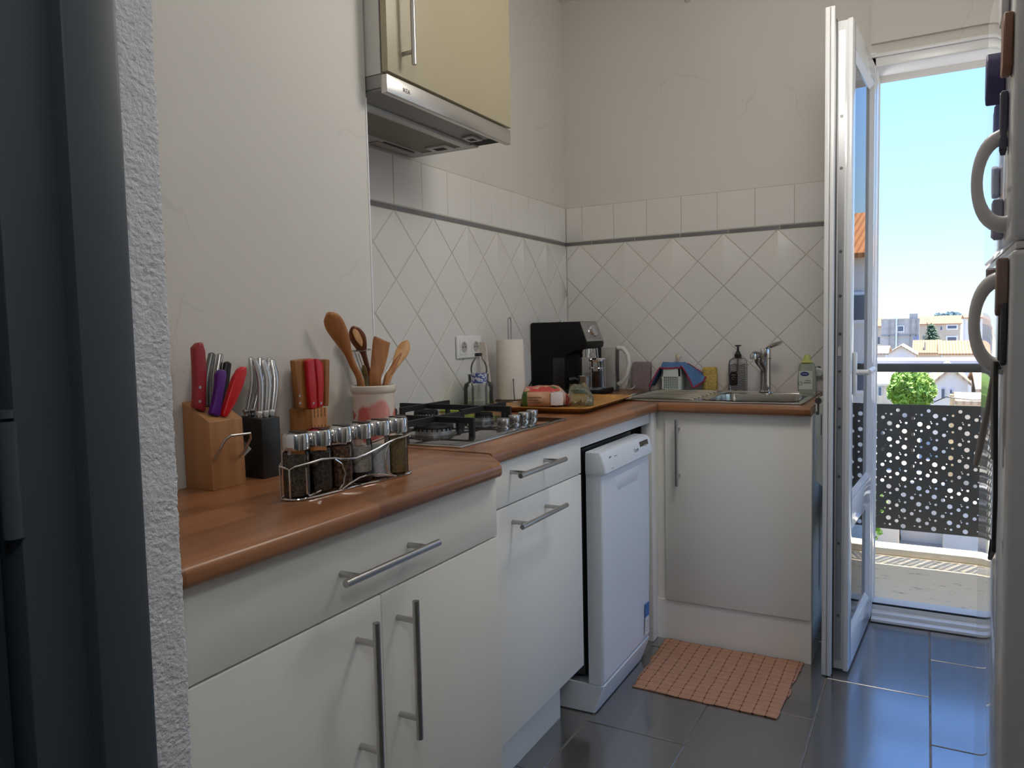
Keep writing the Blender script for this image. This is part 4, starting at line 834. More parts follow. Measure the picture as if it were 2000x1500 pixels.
bg_.part('price_label', MB().rbox(-.022, .020, -.0665, -.0625, .008, .052, .0008), mat('label_white', (.72, .68, .68), .5))
for i in range(3): bg_.part('fine_print', MB().box(-.10, -.055-.01*(i % 2), -.0652, -.0635, .016+i*.009, .0185+i*.009), mat('print_brown', (.09, .07, .05), .7), 0)

# ------------------------------------------------------------------ by the sink
tp = Thing('kitchen_tap', 'chrome single lever mixer tap with a pull-out spray behind the sink', 'tap', (.905, -.098, ZT+.003))
tx, ty_ = .905, -.098
tp.part('base', MB().lathe([(.026, 0), (.026, .006), (.022, .010)], (tx, ty_, ZT+.003), 32), chrome)
tp.part('column', MB().lathe([(.0205, .008), (.0205, .135), (.0212, .137), (.0212, .170), (.0195, .176), (.0005, .178)], (tx, ty_, ZT+.003), 32), chrome)
tp.part('collar', MB().lathe([(.0216, .136), (.0216, .139)], (tx, ty_, ZT+.003), 32), steel_d)
e1 = px(1474, 693, y=-.215)
tp.part('spout', MB().loft([((tx-.002, ty_-.012, .965), (.008, 0, 0), (0, .006, .010)), ((tx-.006, ty_-.035, .985), (.013, 0, 0), (0, .010, .012)), ((tx-.016, ty_-.065, 1.008), (.014, 0, 0), (0, .008, .012)), (tuple(e1+Vector((.012, .02, -.002))), (.014, 0, 0), (0, .006, .013)), (tuple(e1), (.014, 0, 0), (0, .005, .014)), (tuple(e1+Vector((-.006, -.012, -.004))), (.010, 0, 0), (0, .003, .010))], 16), mat('tap_dark_chrome', (.35, .35, .36), .1, 1))
tp.part('spray_tip', MB().lathe([(.013, 0), (.014, -.006), (.013, -.020), (.0005, -.021)], tuple(e1+Vector((-.004, -.004, .004))), 20), chrome)
e2 = px(1526, 669, y=-.125)
tp.part('lever', MB().loft([((tx, ty_, 1.050), (0, .014, 0), (.012, 0, .004)), ((tx+.006, ty_-.004, 1.058), (0, .014, 0), (.008, 0, .006)), ((tx+.028, ty_-.014, 1.066), (0, .012, 0), (.003, 0, .011)), (tuple(e2), (0, .010, 0), (.003, 0, .008)), (tuple(e2+Vector((.006, -.003, .001))), (0, .006, 0), (.001, 0, .002))], 14), MATS['tap_dark_chrome'])
tp.part('lever_button', MB().cyl((tx+.004, ty_-.0200, 1.030), (tx+.004, ty_-.0225, 1.030), .005, n=14), steel_d)
# liquid soap with waves
sx_, sy_ = .785, -.040
so = Thing('soap_dispenser', 'clear soap bottle printed with black waves and a black pump', 'soap bottle', (sx_, sy_, ZT))
def rbody(cx, cy, hx, hy, prof, r=.012): return MB().rings([rr(cx-hx*k_, cx+hx*k_, cy-hy*k_, cy+hy*k_, r*k_, z, 5) for k_, z in prof])
so.part('bottle', rbody(sx_, sy_, .036, .024, ((.92, ZT), (1, ZT+.003), (1, ZT+.118), (.9, ZT+.132), (.5, ZT+.142), (.36, ZT+.144))), glass('soap_clear', (.93, .93, .92), .03, .12, (.75, .73, .7)))
m = MB()
for i in range(15):
    z0 = ZT+.012+i*.0072
    if z0 > ZT+.122: break
    m2 = []
    for j in range(15): x = sx_-.034+.068*j/14; z = z0+.0028*math.sin(j*.75+i*.25); m2.append((x, z))
    for j in range(14): m.add([(m2[j][0], sy_-.0246, m2[j][1]-.0016), (m2[j+1][0], sy_-.0246, m2[j+1][1]-.0016), (m2[j+1][0], sy_-.0246, m2[j+1][1]+.0016), (m2[j][0], sy_-.0246, m2[j][1]+.0016)], [(0,1,2,3)])
w_ = so.part('wave_print', m, ink, 0); w_['kind'] = 'stuff'
so.part('label', MB().prism([(sx_-.028+.032*a, ZT+.028+.058*b) for a, b in ((.1, 0), (.9, 0), (1, .1), (1, .75), (.85, 1), (.15, 1), (0, .75), (0, .1))], sy_-.0262, sy_-.0248, 'y'), black_g)
so.part('label_mark', MB().tube([(sx_-.012+.006*math.cos(t), sy_-.0266, ZT+.058+.006*math.sin(t)) for t in [i*.35 for i in range(16)]], .0006, 5).box(sx_-.021, sx_-.003, sy_-.0267, sy_-.0262, ZT+.0705, ZT+.0725), mat('label_grey', (.3, .3, .32), .5), 0)
so.part('pump', MB().lathe([(.0135, .138), (.0145, .140), (.0145, .154), (.010, .158), (.008, .166), (.0045, .168), (.0045, .186), (.0130, .189), (.0130, .193), (.0005, .194)], (sx_, sy_, ZT), 20).tube([(sx_, sy_, ZT+.138), (sx_-.004, sy_, ZT+.075)], .004, 8), black)
# washing-up liquid
ux, uy = 1.055, -.055
wu = Thing('washing_up_bottle', 'pale green washing-up liquid bottle with a lime cap by the door', 'soap bottle', (ux, uy, ZT))
wu.part('bottle', rbody(ux, uy, .034, .020, ((.9, ZT), (1, ZT+.004), (1.02, ZT+.05), (.92, ZT+.105), (.80, ZT+.118), (.4, ZT+.122)), .016), glass('pale_green_plastic', (.72, .78, .66), .1, .55, (.60, .64, .50)))
wu.part('liquid', rbody(ux, uy, .030, .016, ((.9, ZT+.003), (1, ZT+.005), (1, ZT+.022)), .012), mat('pink_liquid', (.42, .28, .22), .3))
wu.part('cap', MB().lathe([(.022, .121), (.024, .123), (.014, .132), (.012, .148), (.009, .152), (.0005, .153)], (ux, uy, ZT), 24), mat('lime_cap', (.55, .58, .16), .4))
wu.part('label', MB().prism([(ux-.028+.050*a, ZT+.018+.072*b) for a, b in ((0, 0), (1, 0), (1, 1), (0, 1))], uy-.0215, uy-.0205, 'y'), mat('pale_label', (.56, .60, .50), .5))
wu.part('oval_logo', MB().prism([(ux-.006+.016*math.cos(t), ZT+.078+.0085*math.sin(t)) for t in [2*PI*i/20 for i in range(20)]], uy-.0225, uy-.0214, 'y'), mat('logo_blue', (.012, .02, .16), .4))
wu.part('logo_stroke', MB().tube([(ux-.016+.003*i, uy-.0228, ZT+.078+.002*math.sin(i*2.2)) for i in range(8)], .0008, 5), white_p)
for i in range(2): wu.part('print_line', MB().box(ux-.010+.006*i, ux+.016, uy-.0222, uy-.0214, ZT+.042+i*.008, ZT+.045+i*.008), mat('print_green', (.12, .17, .10), .6), 0)
wu.part('print_ring', MB().tube([(ux-.022+.006*math.cos(t), uy-.0222, ZT+.040+.007*math.sin(t)) for t in [2*PI*i/14 for i in range(14)]], .0010, 5, True), MATS['print_green'])
hk = Thing('wall_hook', 'round white wall knob with a shiny tip beside the balcony door', 'hook', (1.088, 0, .960))
hk.part('knob', MB().tube([(1.092, .001, .958), (1.092, -.012, .958), (1.092, -.022, .957), (1.092, -.030, .954)], [.016, .020, .021, .015], 20), white_p)
hk.part('tip', MB().tube([(1.082, -.026, .975), (1.092, -.030, .978), (1.102, -.028, .976)], [.003, .005, .003], 10), chrome)
# sponges, basket and cloth
def sponge(name, label, x0, x1, y0, y1, z0, z1, mt, amp, lean=0, cat='sponge'):
    b = bmesh.new(); bmesh.ops.create_cube(b, size=1); bmesh.ops.subdivide_edges(b, edges=b.edges[:], cuts=7, use_grid_fill=True)
    for v in b.verts:
        p = Vector(((x0+x1)/2+v.co.x*(x1-x0), (y0+y1)/2+v.co.y*(y1-y0), (z0+z1)/2+v.co.z*(z1-z0)))
        edge = sum(1 for c_ in v.co if abs(c_) > .49)
        if edge > 1: p += (Vector(((x0+x1)/2, (y0+y1)/2, (z0+z1)/2))-p).normalized()*.002*edge
        p += Vector((noise.noise(p*45), noise.noise(p*45+Vector((9, 0, 0)))*.5, 0))*amp; p.y += lean*(p.z-z0); v.co = p
    mb = MB().bm(b); b.free()
    return tag(mb.build(name, mt, ang=50, loc=((x0+x1)/2, (y0+y1)/2, z0)), label, cat)
sponge('scouring_pad', 'mauve grey scouring sponge standing against the tiles', .322, .408, -.045, -.022, ZT, .998, mat('mauve_sponge', (.26, .20, .21), .95, var=(60, .15), bump=(160, .7, .003)), .0022, .12)
sponge('cellulose_sponge', 'yellow sponge standing beside the white basket', .642, .698, -.052, -.024, ZT+.001, .976, mat('yellow_sponge', (.50, .36, .10), .95, var=(120, .25), bump=(120, 1, .005)), .0060, .05)
bk_ = Thing('sponge_basket', 'small white plastic basket pierced with square holes by the sink', 'basket', (.515, -.045, ZT))
x0, x1, y0, y1 = .474, .556, -.080, -.012; bas = mat('mint_white_plastic', (.62, .68, .64), .4)
m = MB().rbox(x0, x1, y0, y0+.004, ZT+.062, .976, .003).rbox(x0, x1, y0, y0+.004, ZT, ZT+.012, .002).rbox(x0, x0+.008, y0, y0+.004, ZT, .976, .002).rbox(x1-.012, x1, y0, y0+.004, ZT, .976, .002)
for i in range(7): xx = x0+.014+i*.0082; m.box(xx, xx+.0034, y0+.0005, y0+.0035, ZT+.01, ZT+.064)
for i in range(6): zz = ZT+.0175+i*.0073; m.box(x0+.004, x1-.006, y0+.0005, y0+.0035, zz, zz+.0030)
bk_.part('pierced_front', m, bas, 20)
bk_.part('basket_shell', MB().rbox(x0, x0+.003, y0+.003, y1, ZT, .976, .001).rbox(x1-.003, x1, y0+.003, y1, ZT, .976, .001).rbox(x0, x1, y1-.003, y1, ZT, .976, .001).rbox(x0, x1, y0+.003, y1, ZT, ZT+.003, .001), bas)
tag(MB().rbox(.482, .548, -.070, -.018, ZT+.004, .960, .006).build('basket_shade_block', mat('shade_dark_green', (.02, .045, .03), .9), loc=(.515, -.044, ZT+.004)), 'dark block added inside the white basket as shade behind its holes', 'sponge')  # dark block added to stand in for the shade behind the basket holes
tag(MB().loft([((.533, -.035, .978), (.004, 0, 0), (0, .004, 0)), ((.533, -.035, 1.002), (.004, 0, 0), (0, .004, 0)), ((.532, -.035, 1.010), (.009, 0, 0), (0, .009, 0)), ((.533, -.035, 1.022), (.013, 0, 0), (0, .011, 0)), ((.534, -.035, 1.031), (.008, 0, 0), (0, .008, 0)), ((.534, -.035, 1.034), (.001, 0, 0), (0, .001, 0))], 14).build('scrub_brush', mat('pale_brush', (.66, .56, .40), .7, bump=(80, .6, .003)), loc=(.533, -.035, .978)), 'pale knobbly scrub brush poking out of the white basket', 'brush')
# cloth draped over the basket
NX, NY = 40, 16; vv = []; x0c, x1c = .418, .655
for j in range(NY+1):
    for i in range(NX+1):
        u, v = i/NX, j/NY; x = x0c+(x1c-x0c)*u
        over = max(0, min(1, (x-.462)/.03))*max(0, min(1, (.592-x)/.05))
        top = .987+.010*math.sin(v*PI)+.004*noise.noise(Vector((x*40, v*3, 0)))
        left = .987-max(0, (.470-x))*1.75; right = .990-max(0, (x-.565))*.62
        z = min(top, left if x < .47 else 9, right if x > .565 else 9)
        fy = -.088+.085*v+.006*noise.noise(Vector((x*25, v*4, 3)))
        if v < .28:
            drop = (.28-v)/.28; dl_ = .014 if .47 < x < .56 else (.004 if x <= .47 else .070*max(0, 1-abs(x-.612)/.055))
            z -= drop*dl_; fy = -.088+.085*.28*(1-drop*.6)-.006*drop+.004*math.sin(x*110)
        vv.append((x, fy, max(z, ZT+.014)))
fs = [(j*(NX+1)+i, j*(NX+1)+i+1, (j+1)*(NX+1)+i+1, (j+1)*(NX+1)+i) for j in range(NY) for i in range(NX)]
cl = Thing('dish_cloth', 'blue dish cloth with a red hem draped over the basket', 'cloth', (.53, -.045, .98))
ob = cl.part('fabric', MB().add(vv, fs), mat('blue_cloth', (.10, .19, .36), .95, spec=.1, var=(90, .15), bump=(300, .5, .002)), 80)
md = ob.modifiers.new('thickness', 'SOLIDIFY'); md.thickness = .003
idx = [i for i in range(NX+1)]+[j*(NX+1)+NX for j in range(1, NY+1)]+[NY*(NX+1)+i for i in range(NX-1, -1, -1)]+[j*(NX+1) for j in range(NY-1, 0, -1)]
cl.part('hem', MB().tube([vv[i] for i in idx], .0030, 6, True), mat('red_hem', (.36, .015, .05), .9))

# ------------------------------------------------------------------ gap between sink cabinet and door leaf
KY = -.625; k0 = px(1599, 772, y=KY)
ky = Thing('door_key', 'dark flat key hanging from a thin ring beside the balcony door leaf', 'key', (k0.x, KY, k0.z-.07))
ky.part('ring', MB().tube([(k0.x+.009*math.cos(t), KY, k0.z+.004+.009*math.sin(t)) for t in [2*PI*i/24 for i in range(24)]], .0010, 6, True).tube([(k0.x+.008, KY, k0.z+.010), (k0.x+.020, KY-.002, k0.z+.016), (1.192, KY-.004, k0.z+.016)], .0012, 6), steel_d)
kz = k0.z-.010; km = mat('key_metal', (.10, .10, .10), .4, .6)
ky.part('bow', MB().prism([(k0.x-.001+.0105*math.cos(t), kz-.008+.0105*math.sin(t)) for t in [2*PI*i/16 for i in range(16)]], KY-.001, KY+.0015, 'y'), km)
ky.part('blade', MB().prism([(k0.x-.004, kz-.016), (k0.x+.002, kz-.016), (k0.x+.002, kz-.050), (k0.x-.001, kz-.054), (k0.x-.008, kz-.052), (k0.x-.008, kz-.044), (k0.x-.004, kz-.042)], KY-.001, KY+.0015, 'y'), km)
ky.part('cord', MB().tube([(k0.x, KY, k0.z-.004), (k0.x-.001, KY, kz+.002)], .0018, 6), black)
dp = Thing('dustpan', 'white plastic dustpan handle hanging beside the sink cabinet', 'dustpan', (1.165, -.52, .60))
dp.part('plate', MB().prism([(1.143, .62), (1.146, .75), (1.143, .80), (1.143, .895), (1.150, .905), (1.180, .905), (1.186, .895), (1.186, .80), (1.180, .75), (1.165, .60)], -.525, -.515, 'y', .002, 1), mat('pale_mint_plastic', (.62, .68, .63), .35))
dp.part('slot', MB().box(1.160, 1.1625, -.5256, -.5246, .775, .845), ink, 0)
vv = []
for j in range(25):
    for i in range(13): t = i/12; z = .20+.56*j/24; vv.append((1.150+.045*t*(1-.5*max(0, (z-.5)/.26)), -.36+.012*math.sin(t*11+z*6), z))
gm = Thing('hanging_apron', 'dark red and black apron hanging behind the balcony door leaf', 'apron', (1.17, -.36, .2))
og = gm.part('fabric', MB().add(vv, [(j*13+i, j*13+i+1, (j+1)*13+i+1, (j+1)*13+i) for j in range(24) for i in range(12)]), mat('dark_red_cloth', (.06, .006, .012), .9, var=(30, .7)), 80); og.modifiers.new('thickness', 'SOLIDIFY').thickness = .004

# ------------------------------------------------------------------ floor mat
mm = mat('terracotta_mat', S(196, 132, 100), .95, spec=.1)
def matgrid(m):
    t = m.node_tree; b = t.nodes['Principled BSDF']; L = t.links.new; co = node(m, 'TexCoord'); s_ = node(m, 'SeparateXYZ'); L(co.outputs['Object'], s_.inputs[0])
    def line(sock, period, width, ph=0.0):
        a = node(m, 'Math'); a.operation = 'MULTIPLY_ADD'; a.inputs[1].default_value = 1/period; a.inputs[2].default_value = 50+ph; L(sock, a.inputs[0])
        f = node(m, 'Math'); f.operation = 'FRACT'; L(a.outputs[0], f.inputs[0]); g = node(m, 'Math'); g.operation = 'LESS_THAN'; g.inputs[1].default_value = width/period; L(f.outputs[0], g.inputs[0]); return g.outputs[0]
    def op(o_, a, b_): n = node(m, 'Math'); n.operation = o_; L(a, n.inputs[0]); L(b_, n.inputs[1]); return n.outputs[0]
    vx = line(s_.outputs['X'], .0372, .0024); hy = line(s_.outputs['Y'], .0300, .0030)
    dash = line(s_.outputs['Y'], .0100, .0062); dot = op('MULTIPLY', line(s_.outputs['X'], .0372, .0056, .035), line(s_.outputs['Y'], .0300, .0045, .03))
    a = op('MAXIMUM', op('MULTIPLY', vx, dash), dot)
    n = node(m, 'TexNoise'); n.inputs['Scale'].default_value = 60; L(co.outputs['Object'], n.inputs['Vector'])
    r = node(m, 'ValToRGB'); r.color_ramp.elements[0].color = (*S(178, 132, 108), 1); r.color_ramp.elements[1].color = (*S(204, 158, 132), 1); L(n.outputs[0], r.inputs[0])
    h2 = node(m, 'Mix'); h2.data_type = 'RGBA'; h2.inputs[7].default_value = (*S(164, 112, 86), 1); L(r.outputs[0], h2.inputs[6])
    hf = node(m, 'Math'); hf.operation = 'MULTIPLY'; hf.inputs[1].default_value = .6; L(hy, hf.inputs[0]); L(hf.outputs[0], h2.inputs[0])
    mx = node(m, 'Mix'); mx.data_type = 'RGBA'; mx.inputs[7].default_value = (*S(84, 46, 38), 1); L(h2.outputs[2], mx.inputs[6]); L(a, mx.inputs[0]); L(mx.outputs[2], b.inputs['Base Color'])
    k_ = node(m, 'Bump'); k_.inputs['Strength'].default_value = .5; k_.inputs['Distance'].default_value = .003; n2 = node(m, 'TexNoise'); n2.inputs['Scale'].default_value = 220; L(co.outputs['Object'], n2.inputs['Vector']); L(n2.outputs[0], k_.inputs['Height']); L(k_.outputs[0], b.inputs['Normal'])
matgrid(mm)
A_, B_, C_, D_ = [Vector((q[0], q[1], 0)) for q in ((.640, -.578), (1.118, -.578), (1.098, -1.000), (.655, -.990))]
NX, NY = 60, 50; vv = []
for j in range(NY+1):
    for i in range(NX+1):
        u, v = i/NX, j/NY; p = (A_*(1-u)+B_*u)*(1-v)+(D_*(1-u)+C_*u)*v
        eu = max(0, 1-min(u, 1-u)/.05); p.x += .010*noise.noise(Vector((v*6, 0, 2)))*eu; p.y += .006*noise.noise(Vector((u*5, 3, 0)))*max(0, 1-min(v, 1-v)/.06)
        z = .0045+.0022*noise.noise(Vector((u*9, v*9, 0)))+.0025*max(0, math.sin(v*PI*3.2-.3))*math.exp(-((u-.5)/.6)**2)+.004*math.exp(-((v-.02)/.03)**2)*max(0, noise.noise(Vector((u*7, 0, 5))))
        vv.append((p.x, p.y, max(.003, z)))
mt_ = MB().add(vv, [(j*(NX+1)+i, j*(NX+1)+i+1, (j+1)*(NX+1)+i+1, (j+1)*(NX+1)+i) for j in range(NY) for i in range(NX)]).build('floor_mat', mm, ang=80, loc=(.88, -.79, 0))
mt_.modifiers.new('thickness', 'SOLIDIFY').thickness = .003
tag(mt_, 'terracotta woven mat with a brown stitched grid on the floor', 'mat')

# ------------------------------------------------------------------ fridge
FX, FY0, FY1 = 1.562, -2.01, -1.455
fg = Thing('fridge_freezer', 'white fridge freezer with arched handles and magnets on its doors', 'fridge', (FX+.3, (FY0+FY1)/2, 0))
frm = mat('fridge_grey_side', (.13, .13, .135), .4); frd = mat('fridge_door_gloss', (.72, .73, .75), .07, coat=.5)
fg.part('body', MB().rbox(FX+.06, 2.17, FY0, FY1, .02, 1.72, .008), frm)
for z0, z1, hz0, hz1 in ((1.248, 1.715, 1.268, 1.412), (.09, 1.236, 1.066, 1.212)):
    d = fg.part('door', MB().rbox(FX, FX+.055, FY0, FY1, z0, z1, .008, 3), frd)
    zc = (hz0+hz1)/2; hh = (hz1-hz0)/2-.010
    arc = [(FX+.004-.040*math.sin(PI*t)**.75, -1.925+.0*t, zc-hh*math.cos(PI*t)) for t in [i/18 for i in range(19)]]
    child(fg, 'handle', MB().tube(arc, [.0125-.005*math.sin(PI*i/18) for i in range(19)], 12), mat('handle_grey', (.74, .73, .72), .35), d)
fg.part('hinge_strip', MB().rbox(FX+.006, FX+.05, FY0+.004, FY1-.004, 1.237, 1.247, .002), white_p)
fg.part('foot_grille', MB().rbox(FX+.01, FX+.06, FY0+.01, FY1-.01, .015, .085, .003), mat('grille_grey', (.3, .3, .31), .5))
rm = random.Random(5)
mg = [('brown wooden magnet at the top of the freezer door', -1.97, 1.52, .05, .085, .012, (.12, .06, .035)), ('dark purple figure magnet on the freezer door', -1.86, 1.50, .035, .07, .024, (.035, .03, .08)), ('pale photo magnet sticking out from the freezer door', -1.90, 1.60, .06, .07, .010, (.45, .50, .58)),
      ('blue grey magnet above the freezer handle', -1.84, 1.44, .03, .05, .012, (.10, .12, .24)), ('thin dark magnet strip below the figure magnet', -1.93, 1.42, .02, .09, .010, (.05, .05, .07)), ('small grey magnet near the freezer handle', -1.80, 1.36, .04, .05, .010, (.20, .22, .30)), ('slate magnet low on the freezer door', -1.88, 1.29, .035, .06, .014, (.12, .12, .16)),
      ('brown leaf shaped magnet on the fridge door', -1.98, 1.19, .03, .075, .014, (.11, .075, .06)), ('dark bow shaped magnet by the fridge handle', -1.89, 1.205, .03, .035, .020, (.04, .025, .03)), ('long dark magnet strip on the fridge door', -1.95, 1.14, .014, .11, .008, (.03, .03, .035)), ('thin black magnet bar on the fridge door', -1.99, 1.13, .012, .10, .008, (.02, .02, .025))]
for i, (lab, y, z, w, h_, d, col) in enumerate(mg):
    p = [(y+w*.42*a*(1+.3*rm.uniform(-1, 1)), z+h_*.42*b*(1+.25*rm.uniform(-1, 1))) for a, b in ((-1, -1), (0, -1.1), (1, -1), (1.1, 0), (1, 1), (0, 1.1), (-1, 1), (-1.1, 0))]
    tag(MB().prism(p, FX-d, FX-.0005, 'x', .002, 1).build('fridge_magnet', mat('magnet_%d' % i, tuple(min(.8, v*2.6) for v in col), .5), loc=(FX-.005, y, z-h_/2)), lab, 'magnet')
tg = Thing('hanging_tongs', 'brown wooden tongs hanging from a magnet on the fridge door', 'tongs', (FX-.012, -1.95, .93))
tg.part('arm', MB().loft([((FX-.010, -1.955, 1.085), (0, .006, 0), (.004, 0, 0)), ((FX-.016, -1.93, 1.02), (0, .007, 0), (.004, 0, 0)), ((FX-.024, -1.90, .955), (0, .013, 0), (.005, 0, 0)), ((FX-.028, -1.885, .925), (0, .016, 0), (.004, 0, 0))], 10), mat('tongs_grey', (.24, .21, .19), .5))
tg.part('arm', MB().loft([((FX-.010, -1.955, 1.085), (0, .006, 0), (.004, 0, 0)), ((FX-.012, -1.965, 1.02), (0, .006, 0), (.004, 0, 0)), ((FX-.012, -1.985, .95), (0, .008, 0), (.004, 0, 0))], 10), MATS['tongs_grey'])
tag(MB().tube([(FX-.008, -1.985, 1.075), (FX-.012, -1.985, 1.085), (FX-.012, -1.99, 1.05), (FX-.010, -1.995, .90), (FX-.010, -1.985, .82), (FX-.013, -1.97, .805), (FX-.010, -1.96, .83)], .003, 8).build('hanging_wire', black, loc=(FX-.01, -1.98, .805)), 'long black wire hook hanging on the fridge door', 'hook')

# ------------------------------------------------------------------ balcony
conc = mat('balcony_concrete', (.92, .76, .52), .9, spec=.1)
def stain(m):
    t = m.node_tree; b = t.nodes['Principled BSDF']; L = t.links.new; co = node(m, 'TexCoord'); mp = node(m, 'Mapping'); mp.inputs['Scale'].default_value = (5, 14, 5)
    n = node(m, 'TexNoise'); n.inputs['Scale'].default_value = 2.0; n.inputs['Detail'].default_value = 9; n.inputs['Roughness'].default_value = .75
    r = node(m, 'ValToRGB'); r.color_ramp.elements[0].position = .56; r.color_ramp.elements[1].position = .70; r.color_ramp.elements[0].color = (.92, .76, .52, 1); r.color_ramp.elements[1].color = (.20, .17, .12, 1)
    L(co.outputs['Object'], mp.inputs[0]); L(mp.outputs[0], n.inputs['Vector']); L(n.outputs[0], r.inputs[0]); L(r.outputs[0], b.inputs['Base Color'])
stain(conc)
struct(MB().box(-1.5, 4.5, .08, 1.06, -.30, -.018).build('balcony_floor', conc, ang=0), 'stained beige concrete balcony floor')
struct(MB().rbox(-1.5, 4.5, .945, 1.06, -.018, .018, .004).build('balcony_kerb', mat('kerb_concrete', (.80, .72, .56), .9, var=(12, .1))), 'low beige concrete kerb at the balcony edge')
struct(MB().box(-1.5, 4.5, .22, 1.40, CEIL, CEIL+.18).build('balcony_ceiling', mat('slab_paint', (.7, .68, .64), .9), ang=0), 'underside of the balcony above')
struct(MB().box(-1.5, -.2, .0, .22, -.3, 3.0).box(2.6, 4.5, .0, .22, -.3, 3.0).build('wall_facade', mat('facade_render', (.68, .64, .56), .9), ang=0), 'outside wall beside the balcony door')
RY = .965; an = mat('anthracite_metal', (.085, .083, .075), .45, bump=(200, .1, .0005))
rl = Thing('balcony_railing', 'anthracite balcony railing with panels of round holes', 'railing', (1.5, RY, .055))
rl.part('top_rail', MB().rbox(-1.5, 4.5, RY-.03, RY+.03, .903, .944, .004), an)
PW, PZ0, PZ1 = 1.33, .112, .742
def perforated():
    ho = []; cw, ch = .133, .0795
    for i in range(10):
        for j in range(-1, 9):
            for hx, hz in ((0, 0), (.5, .47)):
                for dx, dz, r in ((0, 0, .0112), (.037, -.013, .0085), (.050, .006, .0035), (.0735-.0665*.0, .004, .0058), (-.020, -.028, .0028)):
                    x, z = (i+hx)*cw+dx+.012, PZ0+(j+hz)*ch+dz+.02
                    if .016 < x < PW-.016 and PZ0+.016 < z < PZ1-.018 and all((x-a)**2+(z-b)**2 > (r+c_+.002)**2 for a, b, c_ in ho): ho.append((x, z, r))
    V = [Vector((0, PZ0)), Vector((PW, PZ0)), Vector((PW, PZ1)), Vector((0, PZ1))]; E_ = [(0, 1), (1, 2), (2, 3), (3, 0)]
    for x, z, r in ho:
        n = 14 if r > .007 else 8; k_ = len(V); V += [Vector((x+r*math.cos(2*PI*q/n), z+r*math.sin(2*PI*q/n))) for q in range(n)]; E_ += [(k_+q, k_+(q+1) % n) for q in range(n)]
    vo, eo, fo, *_ = delaunay_2d_cdt(V, E_, [], 0, 1e-6)
    G = {}
    for h_ in ho: G.setdefault((int(h_[0]/.03), int(h_[1]/.03)), []).append(h_)
    keep = []
    for f in fo:
        cx = sum(vo[i].x for i in f)/3; cz = sum(vo[i].y for i in f)/3; gi, gj = int(cx/.03), int(cz/.03)
        if not any((cx-h_[0])**2+(cz-h_[1])**2 < h_[2]**2*.99 for a in (-1, 0, 1) for b in (-1, 0, 1) for h_ in G.get((gi+a, gj+b), [])): keep.append(tuple(f))
    return MB().add([(v.x, 0, v.y-.055) for v in vo], keep)
pm = perforated().mesh('perforated_panel', an, 0)
for k in range(-1, 3):
    p = bpy.data.objects.new('perforated_panel', pm); COL.objects.link(p); p.parent = rl.o; p.location = (1.12-1.5-PW+k*(PW+.02)-.155+PW, 0, 0)
    p.modifiers.new('thickness', 'SOLIDIFY').thickness = .0015
    MB().rbox(-.02, .02, -.018, .018, 0, .86, .003).build('post', an, rl.o).location = (p.location.x-.01+PW*(1 if k < 0 else 1)+(.03 if False else 0), .02, 0) if k in (-1, 1, 2) else (p.location.x+PW+.01, .02, 0)

# ------------------------------------------------------------------ the town outside
GZ = -9.0
gm_ = mat('street_ground', (.42, .39, .33), .95, var=(.15, .15))
struct(MB().box(-400, 400, 6, 700, GZ-1, GZ).build('ground', gm_, ang=0), 'pale ground between the houses')
def roofmat(name, c1, c2, ax, per):
    if name in MATS: return MATS[name]
    m = mat(name, c1, .9, spec=.1); t = m.node_tree; b = t.nodes['Principled BSDF']; L = t.links.new; co = node(m, 'TexCoord')
    w = node(m, 'TexWave'); w.bands_direction = ax; w.inputs['Scale'].default_value = .314/per; w.inputs['Distortion'].default_value = .4
    n = node(m, 'TexNoise'); n.inputs['Scale'].default_value = 1.2; n.inputs['Detail'].default_value = 5; r = node(m, 'ValToRGB'); r.color_ramp.elements[0].color = (*c2, 1); r.color_ramp.elements[1].color = (*c1, 1); r.color_ramp.elements[1].position = .6
    mx = node(m, 'Mix'); mx.data_type = 'RGBA'; mx.blend_type = 'MULTIPLY'; mx.inputs[0].default_value = .25
    L(co.outputs['Object'], w.inputs['Vector']); L(co.outputs['Object'], n.inputs['Vector']); L(w.outputs[0], r.inputs[0]); L(r.outputs[0], mx.inputs[6]); L(n.outputs[1], mx.inputs[7]); L(mx.outputs[2], b.inputs['Base Color']); return m
rf = roofmat('clay_roof', (.56, .34, .20), (.40, .22, .12), 'X', .35); rfo = roofmat('orange_roof', (.62, .27, .10), (.42, .16, .06), 'X', .28); rfp = roofmat('pale_roof', (.58, .45, .31), (.44, .31, .20), 'X', .4)
whitew = mat('white_render', (.68, .64, .58), .9, var=(.6, .05)); creamw = mat('cream_render', (.56, .46, .34), .9, var=(.5, .06)); greyw = mat('grey_block', (.40, .38, .35), .95, var=(.8, .15)); winm = mat('far_window', (.10, .12, .15), .2); shut = mat('shutter_white', (.75, .77, .80), .6)
